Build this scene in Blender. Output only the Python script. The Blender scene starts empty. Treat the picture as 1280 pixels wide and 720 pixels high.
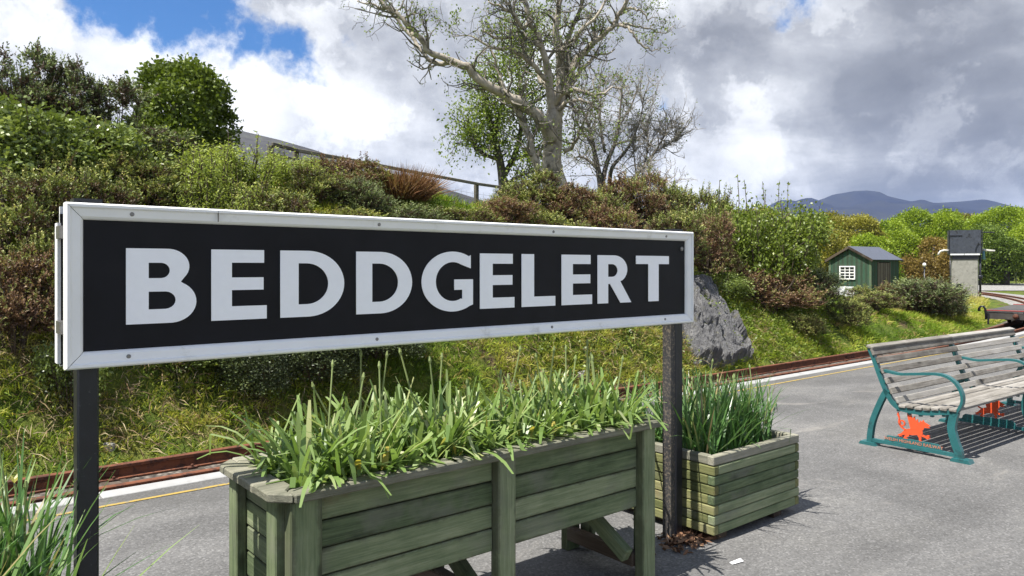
import bpy, math, random
import numpy as np
from mathutils import Vector, Matrix, Quaternion
PI = math.pi
C = bpy.context.scene.collection
SC = bpy.context.scene

# ------------------------------------------------------------------ camera, sky, sun, exposure
F, EYE, HZ = 924.0, 1.55, 334.0
TH = math.atan(1130 / F)                  # angle between the view axis and the track
CO, SI = math.cos(TH), math.sin(TH)
def ray(px):
    r = (px - 640) / F
    return CO + SI * r, SI - CO * r       # X, Y per metre of depth
def at(px, py, d):
    a, b = ray(px)
    return Vector((a * d, b * d, EYE - (py - HZ) / F * d))
cam = bpy.data.cameras.new('camera')
cam.sensor_width = 36; cam.lens = 36 * F / 1280
cam.shift_y = -(360 - HZ) / 1280
cam.clip_start = .05; cam.clip_end = 30000
camo = bpy.data.objects.new('camera', cam); C.objects.link(camo)
camo.location = (0, 0, EYE)
camo.rotation_euler = (PI / 2, 0, math.atan2(SI, CO) - PI / 2)
SC.camera = camo

SUN = Vector((-.53, .03, 1)).normalized()          # towards the sun
sl = bpy.data.lights.new('sun', 'SUN'); sl.energy = 5.0; sl.angle = math.radians(.53); sl.color = (1, .955, .88)
so = bpy.data.objects.new('sun', sl); C.objects.link(so)
so.rotation_euler = SUN.to_track_quat('Z', 'Y').to_euler(); so.location = (0, 0, 30)

SC.view_settings.view_transform = 'Standard'; SC.view_settings.look = 'None'
SC.view_settings.exposure = 1.0; SC.view_settings.gamma = 1

class NT:
    """small helper for node trees"""
    def __init__(s, t): s.t = t; s.n = t.nodes; s.l = t.links
    def new(s, typ, ins=None, **props):
        nd = s.n.new(typ)
        for k, v in props.items(): setattr(nd, k, v)
        for k, v in (ins or {}).items(): s.put(nd.inputs[k], v)
        return nd
    def put(s, sock, v):
        if isinstance(v, bpy.types.Node): v = v.outputs[0]
        if isinstance(v, bpy.types.NodeSocket): s.l.new(v, sock)
        else:
            if isinstance(v, tuple) and sock.type == 'RGBA' and len(v) == 3: v = v + (1,)
            sock.default_value = v
    def m(s, op, a, b=0.0, c=None, clamp=False):
        nd = s.n.new('ShaderNodeMath'); nd.operation = op; nd.use_clamp = clamp
        s.put(nd.inputs[0], a); s.put(nd.inputs[1], b)
        if c is not None: s.put(nd.inputs[2], c)
        return nd.outputs[0]
    def vm(s, op, a, b=None, scale=None):
        nd = s.n.new('ShaderNodeVectorMath'); nd.operation = op
        s.put(nd.inputs[0], a)
        if b is not None: s.put(nd.inputs[1], b)
        if scale is not None: s.put(nd.inputs['Scale'], scale)
        return nd.outputs['Value'] if op in ('DISTANCE', 'DOT_PRODUCT', 'LENGTH') else nd.outputs['Vector']
    def mix(s, fac, a, b, mode='MIX'):
        nd = s.n.new('ShaderNodeMix'); nd.data_type = 'RGBA'; nd.blend_type = mode
        s.put(nd.inputs[0], fac); s.put(nd.inputs[6], a); s.put(nd.inputs[7], b)
        return nd.outputs[2]
    def ramp(s, fac, stops, interp='LINEAR'):
        nd = s.n.new('ShaderNodeValToRGB'); nd.color_ramp.interpolation = interp
        e = nd.color_ramp.elements
        while len(e) < len(stops): e.new(.5)
        for el, (p, c) in zip(e, stops):
            el.position = p
            el.color = (c, c, c, 1) if isinstance(c, (int, float)) else (*c, 1)
        s.put(nd.inputs[0], fac)
        return nd.outputs[0]
    def noise(s, vec, scale, detail=4, rough=.55, dist=0.0):
        nd = s.n.new('ShaderNodeTexNoise')
        s.put(nd.inputs['Vector'], vec); nd.inputs['Scale'].default_value = scale
        nd.inputs['Detail'].default_value = detail; nd.inputs['Roughness'].default_value = rough
        nd.inputs['Distortion'].default_value = dist
        return nd
    def smooth(s, v, lo, hi):
        nd = s.n.new('ShaderNodeMapRange'); nd.interpolation_type = 'SMOOTHSTEP'
        s.put(nd.inputs[0], v); nd.inputs[1].default_value = lo; nd.inputs[2].default_value = hi
        return nd.outputs[0]

W = bpy.data.worlds.new('World'); SC.world = W; W.use_nodes = True
W.node_tree.nodes.clear()
nt = NT(W.node_tree)
tc = nt.new('ShaderNodeTexCoord')
dirv = tc.outputs['Generated']
sky = nt.new('ShaderNodeTexSky', sky_type='NISHITA', sun_disc=False)
sky.sun_elevation = math.asin(SUN.z); sky.sun_rotation = math.atan2(SUN.x, SUN.y)
sky.altitude = 50; sky.ozone_density = 2.0; sky.dust_density = .6
def sdir(px, py):
    return tuple(((at(px, py, 10) - Vector((0, 0, EYE))).normalized())[:])
sep = nt.new('ShaderNodeSeparateXYZ', {0: dirv})
den = nt.m('ADD', nt.m('MAXIMUM', sep.outputs[2], 0.0), .16)
cp = nt.new('ShaderNodeCombineXYZ', {0: nt.m('DIVIDE', sep.outputs[0], den), 1: nt.m('DIVIDE', sep.outputs[1], den), 2: 0.0}).outputs[0]
nw = nt.noise(dirv, 8.0, 9, .62)                                        # breaks the edges of the cloud gaps
warp = nt.vm('ADD', dirv, nt.vm('SCALE', nt.vm('SUBTRACT', nw.outputs['Color'], (.5, .5, .5)), scale=.17))
cov = nt.noise(nt.vm('ADD', cp, (3.1, 7.7, .4)), .55, 7, .55).outputs[0]
gap = None
for (px, py, rp) in ((140, -50, 60), (172, 8, 30), (225, 18, 42), (275, 40, 36), (318, 62, 25), (352, 80, 21), (378, 92, 10), (432, 52, 5), (1000, 2, 20), (984, 16, 12),
                     (412, 178, 5), (820, 140, 6)):
    dd = nt.m('SUBTRACT', nt.vm('DISTANCE', warp, sdir(px, py)), rp / F)
    gap = dd if gap is None else nt.m('MINIMUM', gap, dd)
gapm = nt.m('SUBTRACT', 1.0, nt.smooth(gap, -.012, .014))
# away from the gaps listed the cover is broken by its own noise, most of all high up
high = nt.smooth(sep.outputs[2], .36, .62)
brk = nt.m('MULTIPLY', nt.smooth(cov, .49, .57), high)
blue = nt.m('MAXIMUM', gapm, brk)
cl = nt.noise(nt.vm('ADD', cp, (1.3, 2.2, 0)), 1.7, 10, .58, .5).outputs[0]
cl2 = nt.noise(nt.vm('MULTIPLY', dirv, (1, 1, 1.25)), 4.6, 10, .54, .25).outputs[0]
lump = nt.m('MULTIPLY', nt.m('SUBTRACT', nt.smooth(nt.noise(nt.vm('ADD', warp, (.7, .2, .4)), 6.5, 8, .55, .2).outputs[0], .47, .56), .5), .16)
cl3 = nt.noise(warp, 11.0, 9, .6, .3).outputs[0]
br = nt.m('ADD', nt.m('ADD', nt.m('ADD', .665, lump), nt.m('MULTIPLY', nt.m('SUBTRACT', cl3, .5), .42)), nt.m('ADD', nt.m('MULTIPLY', nt.m('SUBTRACT', cl, .5), .6), nt.m('MULTIPLY', nt.m('SUBTRACT', cl2, .5), 1.25)))
for (px, py, rp, a) in ((870, 70, 130, -.30), (1240, 10, 170, -.17), (1150, 175, 120, -.12), (960, 190, 90, .03), (990, 110, 60, .12), (520, 70, 140, -.08), (1240, 215, 60, .07),
                        (250, 110, 90, .22), (430, 130, 90, .12), (60, 60, 120, -.02), (860, 215, 90, .05), (450, 215, 110, .12), (620, 190, 120, -.02)):
    dd = nt.vm('DISTANCE', warp, sdir(px, py))
    g = nt.m('EXPONENT', nt.m('MULTIPLY', nt.m('MULTIPLY', dd, dd), -(F / rp) ** 2))
    br = nt.m('ADD', br, nt.m('MULTIPLY', g, a))
ccol = nt.ramp(br, [(.0, (.12, .127, .142)), (.3, (.19, .199, .218)), (.55, (.345, .355, .375)), (.78, (.59, .60, .615)), (1, (.76, .765, .77))])
skyc = nt.mix(1.0, nt.vm('SCALE', sky, scale=1.0), (.36, .80, 1.25, 1), 'MULTIPLY')
bg1 = nt.new('ShaderNodeBackground', {0: skyc, 1: .058})
bg2 = nt.new('ShaderNodeBackground', {0: ccol, 1: .90})
mx = nt.new('ShaderNodeMixShader', {0: blue, 1: bg2, 2: bg1})
nt.new('ShaderNodeOutputWorld', {0: mx})

# ------------------------------------------------------------------ materials
def material(name):
    m = bpy.data.materials.new(name); m.use_nodes = True
    t = NT(m.node_tree); b = m.node_tree.nodes['Principled BSDF']
    return m, t, b
def coords(t): return t.new('ShaderNodeTexCoord').outputs['Object']
def geo(t): return t.new('ShaderNodeNewGeometry').outputs['Position']
def orand(t): return t.new('ShaderNodeObjectInfo').outputs['Random']
def bump(t, b, h, strength=.3, dist=.01):
    bn = t.new('ShaderNodeBump', {'Height': h, 'Strength': strength, 'Distance': dist})
    t.l.new(bn.outputs[0], b.inputs['Normal'])

def wood_mat(name, stops, rough=.85, grain=1.0, stain=None, bstr=.5, tintvar=.25, worn=.55):
    m, t, b = material(name)
    rnd = orand(t)
    o = t.vm('ADD', coords(t), t.new('ShaderNodeCombineXYZ', {0: t.m('MULTIPLY', rnd, 37.0), 1: t.m('MULTIPLY', rnd, 91.0), 2: t.m('MULTIPLY', rnd, 53.0)}).outputs[0])
    st = t.vm('MULTIPLY', o, (1.6, 30 * grain, 30 * grain))
    g1 = t.noise(st, 1.6, 6, .65, .4).outputs[0]
    g2 = t.noise(t.vm('MULTIPLY', o, (5, 130, 130)), 1.2, 4, .75).outputs[0]
    bl = t.noise(o, 4.5, 5, .6).outputs[0]
    v = t.m('ADD', t.m('MULTIPLY', g1, .40), t.m('ADD', t.m('MULTIPLY', g2, .36), t.m('MULTIPLY', bl, .34)))
    v = t.m('ADD', v, t.m('MULTIPLY', t.m('SUBTRACT', rnd, .5), tintvar))
    col = t.ramp(v, stops)
    kn = t.new('ShaderNodeTexVoronoi', {'Vector': t.vm('MULTIPLY', o, (2.6, 9, 9)), 'Scale': 1.0})
    kr = t.new('ShaderNodeSeparateXYZ', {0: kn.outputs['Color']}).outputs[0]
    kd = t.m('MULTIPLY', t.m('SUBTRACT', 1.0, t.smooth(kn.outputs['Distance'], .06, .17)), t.m('GREATER_THAN', kr, .62))
    col = t.mix(t.m('MULTIPLY', kd, .7), col, stops[0][1])
    gy = t.smooth(t.noise(t.vm('ADD', o, (3, 8, 1)), 3.1, 5, .62).outputs[0], .50, .68)
    col = t.mix(t.m('MULTIPLY', gy, .45), col, tuple(sum(stops[2 if len(stops) > 2 else 1][1]) / 3 * w_ for w_ in (1.06, 1.02, .86)))
    yy = t.new('ShaderNodeSeparateXYZ', {0: coords(t)}).outputs[1]
    ed = t.smooth(t.m('ADD', t.m('MULTIPLY', t.m('ABSOLUTE', yy), 21.0), t.m('MULTIPLY', t.noise(o, 14, 5, .65).outputs[0], .9)), 1.15, 1.5)
    col = t.mix(t.m('MULTIPLY', ed, worn), col, tuple((x_ + y_) / 2 for x_, y_ in zip(stops[0][1], (.06, .045, .03))))
    if stain:
        sm = t.smooth(t.noise(o, 2.3, 6, .65).outputs[0], .60, .72)
        col = t.mix(t.m('MULTIPLY', sm, .6), col, stain)
    t.put(b.inputs['Base Color'], col); b.inputs['Roughness'].default_value = rough
    b.inputs['Specular IOR Level'].default_value = .25
    bump(t, b, t.m('ADD', g1, g2), bstr, .004)
    return m
M = {}
M['green_wood'] = wood_mat('mossy_green_timber', [(.28, (0.026, 0.036, 0.019)), (.44, (0.082, 0.112, 0.055)), (.60, (0.162, 0.198, 0.106)), (.8, (0.300, 0.324, 0.198))], stain=(0.156, 0.120, 0.072))
M['green_wood_b'] = wood_mat('yellow_green_timber', [(.28, (0.039, 0.043, 0.017)), (.45, (0.101, 0.113, 0.043)), (.62, (0.187, 0.187, 0.078)), (.8, (0.281, 0.257, 0.148))], stain=(0.195, 0.133, 0.062))
M['cap_wood'] = wood_mat('weathered_cap_timber', [(.28, (0.040, 0.040, 0.029)), (.46, (0.132, 0.132, 0.097)), (.62, (0.238, 0.229, 0.176)), (.8, (0.370, 0.352, 0.290))], stain=(0.053, 0.057, 0.035), worn=0.0)
M['grey_wood'] = wood_mat('silvery_bench_timber', [(.27, (0.037, 0.033, 0.028)), (.42, (0.127, 0.115, 0.100)), (.58, (0.246, 0.230, 0.205)), (.8, (0.385, 0.369, 0.344))], bstr=.6)
M['dark_wood'] = wood_mat('dark_brown_timber', [(.28, (.018, .013, .010)), (.5, (.05, .036, .026)), (.8, (.11, .085, .06))])
M['sleeper_wood'] = wood_mat('sleeper_timber', [(.28, (.03, .022, .018)), (.5, (.10, .075, .058)), (.8, (.2, .16, .13))])
M['fence_wood'] = wood_mat('fence_timber', [(.28, (.04, .037, .03)), (.5, (.11, .10, .08)), (.8, (.2, .19, .15))])
M['shed_green'] = wood_mat('green_painted_boards', [(.25, (0.017, 0.049, 0.029)), (.5, (0.029, 0.073, 0.044)), (.8, (0.043, 0.098, 0.060))], bstr=.2, tintvar=.08)
M['shed_trim'] = wood_mat('pale_green_trim', [(.25, (0.064, 0.104, 0.060)), (.8, (0.112, 0.160, 0.096))], bstr=.2)
M['door_wood'] = wood_mat('bare_door_timber', [(.25, (0.048, 0.040, 0.032)), (.5, (0.112, 0.096, 0.072)), (.8, (0.192, 0.168, 0.136))])

def paint(name, col, rough=.4, metal=0.0, var=.15, dirt=None, dscale=9, dlo=.55, dhi=.7, bstr=.1, bscale=60):
    m, t, b = material(name)
    o = coords(t)
    n = t.noise(o, 6, 5, .6).outputs[0]
    lo = tuple(c * (1 - var) for c in col); hi = tuple(min(1, c * (1 + var)) for c in col)
    c = t.ramp(n, [(.3, lo), (.7, hi)])
    if dirt:
        d = t.smooth(t.noise(o, dscale, 7, .68).outputs[0], dlo, dhi)
        c = t.mix(d, c, dirt)
    t.put(b.inputs['Base Color'], c); b.inputs['Roughness'].default_value = rough; b.inputs['Metallic'].default_value = metal
    bump(t, b, t.noise(o, bscale, 4, .6).outputs[0], bstr, .003)
    return m
M['white_paint'] = paint('white_frame_plastic', (0.828, 0.828, 0.819), .38, var=.03, dirt=(0.534, 0.524, 0.478), dscale=7, dlo=.58, dhi=.78, bstr=.04)
M['letter_white'] = paint('white_letter_paint', (.93, .935, .96), .5, var=.02, bstr=.02)
M['black_panel'] = paint('black_sign_panel', (.006, .006, .009), .5, var=.3, dirt=(.013, .012, .014), dscale=5, dlo=.5, dhi=.85, bstr=.03, bscale=200)
M['black_panel'].node_tree.nodes['Principled BSDF'].inputs['Specular IOR Level'].default_value = .22
M['black_iron'] = paint('black_painted_steel', (.012, .013, .018), .35, var=.3, dirt=(.055, .055, .06), dscale=60, dlo=.62, dhi=.70, bstr=.35, bscale=45)
M['pitted_steel'] = paint('pitted_black_steel', (.030, .030, .032), .55, var=.3, dirt=(.17, .14, .105), dscale=80, dlo=.46, dhi=.70, bstr=.8, bscale=120)
M['screw_metal'] = paint('grey_screw_metal', (.25, .24, .23), .4, .8)
M['teal_iron'] = paint('teal_painted_iron', (0.019, 0.106, 0.111), .35, var=.15, dirt=(0.017, 0.060, 0.064), bstr=.1)
M['orange_paint'] = paint('orange_red_paint', (0.624, 0.080, 0.022), .5, var=.06)
M['red_paint'] = paint('red_paint', (0.372, 0.021, 0.013), .45, var=.1)
M['darkred_iron'] = paint('dark_red_iron', (.20, .018, .02), .4, var=.2)
M['charcoal_wood'] = wood_mat('charcoal_slat_timber', [(.25, (0.021, 0.021, 0.022)), (.5, (0.070, 0.070, 0.073)), (.8, (0.154, 0.154, 0.154))])
M['plate_letter'] = paint('orange_plate_lettering', (.45, .17, .10), .6)
M['rust'] = paint('rusty_rail_steel', (.17, .058, .026), .8, .1, var=.3, dirt=(.055, .022, .014), dscale=12, dlo=.45, dhi=.65, bstr=.5, bscale=50)
M['rust_dark'] = paint('dark_rusty_web', (.10, .035, .018), .85, var=.35, dirt=(.03, .014, .01), dscale=14, dlo=.45, dhi=.65, bstr=.5)
M['roof_felt'] = paint('grey_roof_felt', (0.075, 0.086, 0.116), .7, var=.15)
M['tank_black'] = paint('black_tank_paint', (0.044, 0.050, 0.064), .4, var=.3, dirt=(0.010, 0.010, 0.011), dscale=3.0, dlo=.56, dhi=.64, bstr=.1)
M['concrete'] = paint('pale_concrete', (0.259, 0.252, 0.223), .9, var=.15, dirt=(0.115, 0.108, 0.094), dscale=5, dlo=.52, dhi=.75, bstr=.4)
M['coping'] = paint('pale_coping_stone', (0.310, 0.310, 0.304), .85, var=.12, dirt=(0.167, 0.164, 0.155), dscale=4, dlo=.5, dhi=.75, bstr=.3)
M['pipe_white'] = paint('pale_pipe_paint', (0.496, 0.480, 0.440), .5)
M['pipe_blue'] = paint('blue_grey_pipe', (.10, .24, .27), .5)
M['white_globe'] = paint('white_lamp_globe', (.8, .8, .78), .3)
M['white_plastic'] = paint('white_panel', (0.663, 0.671, 0.680), .5)
M['soil'] = paint('dark_soil', (.035, .026, .018), .95, var=.4, bstr=1.0, bscale=25)
M['glass'] = paint('dark_window_glass', (.02, .024, .026), .08, var=.2, bstr=0)
M['stem'] = paint('brown_stem_bark', (.085, .062, .045), .9, var=.3, bstr=.4)
M['bark_pale'] = paint('pale_lichen_bark', (0.357, 0.315, 0.255), .9, var=.3, dirt=(0.119, 0.102, 0.081), dscale=4, dlo=.50, dhi=.68, bstr=1.0, bscale=22)
M['bark_dark'] = paint('dark_bark', (.10, .088, .075), .9, var=.4, dirt=(.04, .035, .03), dscale=6, bstr=.6)
M['twig_pale'] = paint('pale_twig_bark', (.22, .20, .17), .9, var=.3, bstr=.2)

def asphalt_mat():
    m, t, b = material('worn_grey_asphalt')
    p = geo(t)
    big = t.noise(p, .55, 6, .6, .6).outputs[0]
    mid = t.noise(p, 3.0, 5, .65).outputs[0]
    fine = t.noise(p, 140, 3, .7).outputs[0]
    v = t.m('ADD', t.m('MULTIPLY', big, .75), t.m('MULTIPLY', mid, .25))
    c = t.ramp(v, [(.33, (0.101, 0.100, 0.099)), (.5, (0.136, 0.134, 0.132)), (.62, (0.164, 0.161, 0.155)), (.75, (0.231, 0.224, 0.210))])
    ag = t.new('ShaderNodeTexVoronoi', {'Vector': p, 'Scale': 95.0})
    agr = t.new('ShaderNodeSeparateXYZ', {0: ag.outputs['Color']}).outputs[0]
    c = t.mix(.9, c, t.ramp(agr, [(.0, .68), (.45, .97), (.8, 1.03), (1, 1.5)]), 'MULTIPLY')
    c = t.mix(.5, c, t.ramp(fine, [(.3, .75), (.7, 1.2)]), 'MULTIPLY')
    # faint cracks and joint lines across the platform
    vo = t.new('ShaderNodeTexVoronoi', {'Vector': t.vm('ADD', p, t.vm('SCALE', t.noise(p, 2.5, 4, .6).outputs['Color'], scale=.7)), 'Scale': .55}, feature='DISTANCE_TO_EDGE')
    crack = t.m('SUBTRACT', 1.0, t.smooth(vo.outputs['Distance'], .0, .010))
    c = t.mix(t.m('MULTIPLY', crack, .22), c, (.07, .07, .068))
    stn = t.smooth(t.noise(t.vm('MULTIPLY', p, (.8, 1.7, 1)), .9, 6, .66, .8).outputs[0], .58, .72)
    c = t.mix(t.m('MULTIPLY', stn, .55), c, (0.259, 0.245, 0.224))
    drk = t.smooth(t.noise(t.vm('ADD', p, (9, 4, 0)), 1.6, 5, .6).outputs[0], .62, .74)
    c = t.mix(t.m('MULTIPLY', drk, .4), c, (0.070, 0.070, 0.070))
    pz = t.new('ShaderNodeSeparateXYZ', {0: p})
    edge_ = t.smooth(t.m('ADD', pz.outputs[1], t.m('MULTIPLY', t.noise(p, 2.2, 5, .6).outputs[0], 1.1)), 5.2, 6.1)
    c = t.mix(t.m('MULTIPLY', edge_, .35), c, (.085, .083, .075))
    wear = t.noise(t.vm('MULTIPLY', p, (.35, 1.5, 1)), 1.3, 6, .6, .6).outputs[0]
    c = t.mix(.6, c, t.ramp(wear, [(.32, .74), (.5, 1.0), (.68, 1.22)]), 'MULTIPLY')
    t.put(b.inputs['Base Color'], c); b.inputs['Roughness'].default_value = .9; b.inputs['Specular IOR Level'].default_value = .2
    bump(t, b, t.m('ADD', agr, t.m('MULTIPLY', fine, .6)), .55, .006)
    return m
M['asphalt'] = asphalt_mat()
def yellow_mat():
    m, t, b = material('worn_yellow_line')
    p = geo(t)
    w = t.smooth(t.noise(p, 22, 5, .7).outputs[0], .50, .64)
    t.put(b.inputs['Base Color'], t.mix(w, (0.345, 0.240, 0.053), (0.195, 0.173, 0.120))); b.inputs['Roughness'].default_value = .8
    return m
M['yellow'] = yellow_mat()
def ballast_mat(name, stops, sc=22):
    m, t, b = material(name)
    p = geo(t)
    v = t.new('ShaderNodeTexVoronoi', {'Vector': p, 'Scale': float(sc)})
    r = t.new('ShaderNodeSeparateXYZ', {0: v.outputs['Color']}).outputs[0]
    c = t.ramp(r, stops)
    c = t.mix(.8, c, t.ramp(v.outputs['Distance'], [(.0, 1.15), (.35, 1.0), (.7, .35)]), 'MULTIPLY')
    t.put(b.inputs['Base Color'], c); b.inputs['Roughness'].default_value = .9
    bump(t, b, t.m('SUBTRACT', 1.0, v.outputs['Distance']), 1.0, .03)
    return m
M['ballast'] = ballast_mat('brown_ballast', [(.0, (.07, .055, .045)), (.5, (.13, .11, .09)), (1, (.22, .19, .16))])
M['ballast_pale'] = ballast_mat('pale_ballast', [(.0, (0.231, 0.224, 0.211)), (.5, (0.306, 0.299, 0.279)), (1, (0.381, 0.374, 0.354))], 14)
M['path'] = ballast_mat('pale_path_gravel', [(.0, (0.264, 0.257, 0.244)), (1, (0.343, 0.337, 0.317))], 6)

def ground_mat():
    m, t, b = material('grassy_ground')
    p = geo(t)
    n1 = t.noise(p, .9, 6, .62, .5).outputs[0]
    n2 = t.noise(t.vm('ADD', p, (5, 3, 1)), 2.6, 6, .65).outputs[0]
    n3 = t.noise(p, 28, 4, .7).outputs[0]
    g = t.ramp(n2, [(.3, (.045, .075, .014)), (.5, (.10, .14, .024)), (.7, (.19, .20, .045))])
    br = t.ramp(n3, [(.3, (.045, .030, .018)), (.7, (.19, .14, .08))])
    c = t.mix(t.smooth(n1, .52, .66), g, br)
    c = t.mix(.7, c, t.ramp(n3, [(.25, .45), (.75, 1.35)]), 'MULTIPLY')
    t.put(b.inputs['Base Color'], c); b.inputs['Roughness'].default_value = .95; b.inputs['Specular IOR Level'].default_value = .1
    bump(t, b, t.m('ADD', n3, t.m('MULTIPLY', n2, 2.0)), .9, .06)
    return m
M['ground'] = ground_mat()
def hill_mat(name, a, b_, c_, sc):
    m, t, b = material(name)
    p = geo(t)
    n = t.noise(p, sc, 8, .6, .3).outputs[0]
    n2 = t.noise(t.vm('MULTIPLY', p, (1, 1, 2.5)), sc * 5, 6, .65).outputs[0]
    c = t.ramp(t.m('ADD', t.m('MULTIPLY', n, .6), t.m('MULTIPLY', n2, .4)), [(.35, a), (.5, b_), (.65, c_)])
    t.put(b.inputs['Base Color'], c); b.inputs['Roughness'].default_value = 1; b.inputs['Specular IOR Level'].default_value = 0
    return m
M['mountain'] = hill_mat('cloud_shaded_heather', (.016, .019, .036), (.026, .029, .043), (.040, .043, .044), .0035)  # dark bluish heather, with cloud shadow put into its colours
M['slate_hill'] = hill_mat('slate_hill', (.045, .045, .048), (.075, .075, .078), (.10, .105, .09), .02)
def rock_mat():
    m, t, b = material('fractured_grey_rock')
    p = coords(t)
    n = t.noise(p, 3, 8, .7, .6).outputs[0]
    st = t.noise(t.vm('MULTIPLY', p, (6, 6, 2.0)), 2.4, 8, .72, 1.6).outputs[0]
    c = t.ramp(t.m('ADD', t.m('MULTIPLY', n, .5), t.m('MULTIPLY', st, .5)), [(.3, (0.049, 0.049, 0.054)), (.45, (0.146, 0.146, 0.151)), (.6, (0.262, 0.258, 0.252)), (.75, (0.389, 0.379, 0.359))])
    li = t.smooth(t.noise(p, 5, 5, .6).outputs[0], .60, .68)
    c = t.mix(t.m('MULTIPLY', li, .6), c, (.22, .21, .12))
    t.put(b.inputs['Base Color'], c); b.inputs['Roughness'].default_value = .9
    bump(t, b, t.m('ADD', n, st), 1.0, .12)
    return m
M['rock'] = rock_mat()

def leaf_mat(name, stops, transl=.3, rough=.5, spec=.3):
    m, t, b = material(name)
    a = t.new('ShaderNodeAttribute', attribute_name='tint')
    rnd = orand(t)
    fac = t.m('ADD', a.outputs['Fac'], t.m('MULTIPLY', t.m('SUBTRACT', rnd, .5), .12))
    c = t.ramp(fac, stops)
    t.put(b.inputs['Base Color'], c); b.inputs['Roughness'].default_value = rough; b.inputs['Specular IOR Level'].default_value = spec
    if transl:
        tr = t.new('ShaderNodeBsdfTranslucent', {'Color': t.mix(1.0, c, (1.25, 1.3, .7, 1), 'MULTIPLY')})
        mxn = t.new('ShaderNodeMixShader', {0: transl, 1: b.outputs[0], 2: tr})
        out = m.node_tree.nodes['Material Output']; t.l.new(mxn.outputs[0], out.inputs[0])
    return m
BR0, BR1 = (.045, .028, .018), (.15, .095, .055)
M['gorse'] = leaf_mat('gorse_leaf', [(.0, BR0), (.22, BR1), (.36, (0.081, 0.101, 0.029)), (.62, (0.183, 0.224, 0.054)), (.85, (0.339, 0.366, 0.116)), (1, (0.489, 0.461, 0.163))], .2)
M['gorse_dark'] = leaf_mat('dark_gorse_leaf', [(.0, (0.046, 0.031, 0.025)), (.25, (0.133, 0.086, 0.062)), (.4, (0.062, 0.086, 0.034)), (.7, (0.149, 0.188, 0.070)), (1, (0.312, 0.360, 0.156))], .15)
M['gorse_brown'] = leaf_mat('brown_gorse_leaf', [(.0, (0.063, 0.036, 0.023)), (.3, (0.177, 0.101, 0.061)), (.52, (0.316, 0.209, 0.121)), (.66, (0.139, 0.159, 0.045)), (1, (0.304, 0.316, 0.101))], .2)
M['glossy'] = leaf_mat('glossy_leaf', [(.0, (0.033, 0.042, 0.013)), (.4, (0.099, 0.139, 0.029)), (.75, (0.198, 0.251, 0.059)), (1, (0.383, 0.436, 0.158))], .2, .28, .6)
M['holly'] = leaf_mat('dark_bush_leaf', [(.0, (0.018, 0.020, 0.013)), (.4, (0.044, 0.056, 0.025)), (.75, (0.088, 0.119, 0.044)), (1, (0.163, 0.188, 0.075))], .15, .45, .3)
M['willow'] = leaf_mat('willow_leaf', [(.0, (0.122, 0.137, 0.033)), (.4, (0.228, 0.289, 0.057)), (.75, (0.350, 0.409, 0.089)), (1, (0.485, 0.516, 0.152))], .35)
M['sallow'] = leaf_mat('bright_green_leaf', [(.0, (0.050, 0.069, 0.012)), (.4, (0.124, 0.174, 0.026)), (.75, (0.208, 0.267, 0.046)), (1, (0.327, 0.366, 0.099))], .35, .4, .4)
M['lime'] = leaf_mat('lime_spring_leaf', [(.0, (0.075, 0.112, 0.010)), (.45, (0.187, 0.262, 0.017)), (.8, (0.281, 0.365, 0.028)), (1, (0.355, 0.421, 0.056))], .35)
M['olive'] = leaf_mat('olive_spring_leaf', [(.0, (.09, .09, .016)), (.45, (.21, .20, .03)), (.8, (.31, .29, .05)), (1, (.38, .34, .07))], .3)
M['russet'] = leaf_mat('russet_spring_leaf', [(.0, (0.093, 0.064, 0.017)), (.45, (0.187, 0.132, 0.030)), (.8, (0.255, 0.178, 0.047)), (1, (0.230, 0.212, 0.051))], .3)
M['deep'] = leaf_mat('deep_green_leaf', [(.0, (0.034, 0.057, 0.009)), (.45, (0.098, 0.149, 0.020)), (.8, (0.172, 0.241, 0.034)), (1, (0.276, 0.356, 0.057))], .25)
M['dome'] = leaf_mat('fresh_green_leaf', [(.0, (.03, .045, .008)), (.45, (.085, .12, .018)), (.8, (.15, .20, .032)), (1, (.24, .29, .06))], .25)
M['daff'] = leaf_mat('daffodil_leaf', [(.0, (0.088, 0.152, 0.032)), (.45, (0.184, 0.280, 0.080)), (.8, (0.304, 0.384, 0.152)), (.93, (0.384, 0.432, 0.224)), (1, (0.464, 0.384, 0.080))], .35, .35, .5)
M['spike'] = leaf_mat('narrow_dark_leaf', [(.0, (0.029, 0.074, 0.022)), (.45, (0.063, 0.147, 0.039)), (.8, (0.128, 0.235, 0.074)), (.94, (0.235, 0.313, 0.117)), (1, (0.332, 0.244, 0.128))], .3, .35, .5)
M['grass'] = leaf_mat('bank_grass', [(.0, (0.069, 0.128, 0.011)), (.3, (0.167, 0.254, 0.023)), (.55, (0.293, 0.352, 0.039)), (.75, (0.411, 0.391, 0.083)), (.9, (0.469, 0.382, 0.176)), (1, (0.235, 0.137, 0.069))], .3, .6, .2)
M['straw'] = leaf_mat('dead_bracken', [(.0, (0.083, 0.038, 0.021)), (.5, (0.195, 0.098, 0.049)), (1, (0.315, 0.210, 0.112))], .2, .7, .1)
M['stalk_tan'] = leaf_mat('tan_dead_stalk', [(.0, (.12, .075, .045)), (.5, (.24, .18, .10)), (1, (.38, .32, .20))], .15, .8, .1)
M['litter'] = leaf_mat('dead_leaf_litter', [(.0, (.06, .032, .02)), (.6, (.18, .10, .06)), (1, (.30, .20, .13))], 0, .8, .1)

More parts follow.
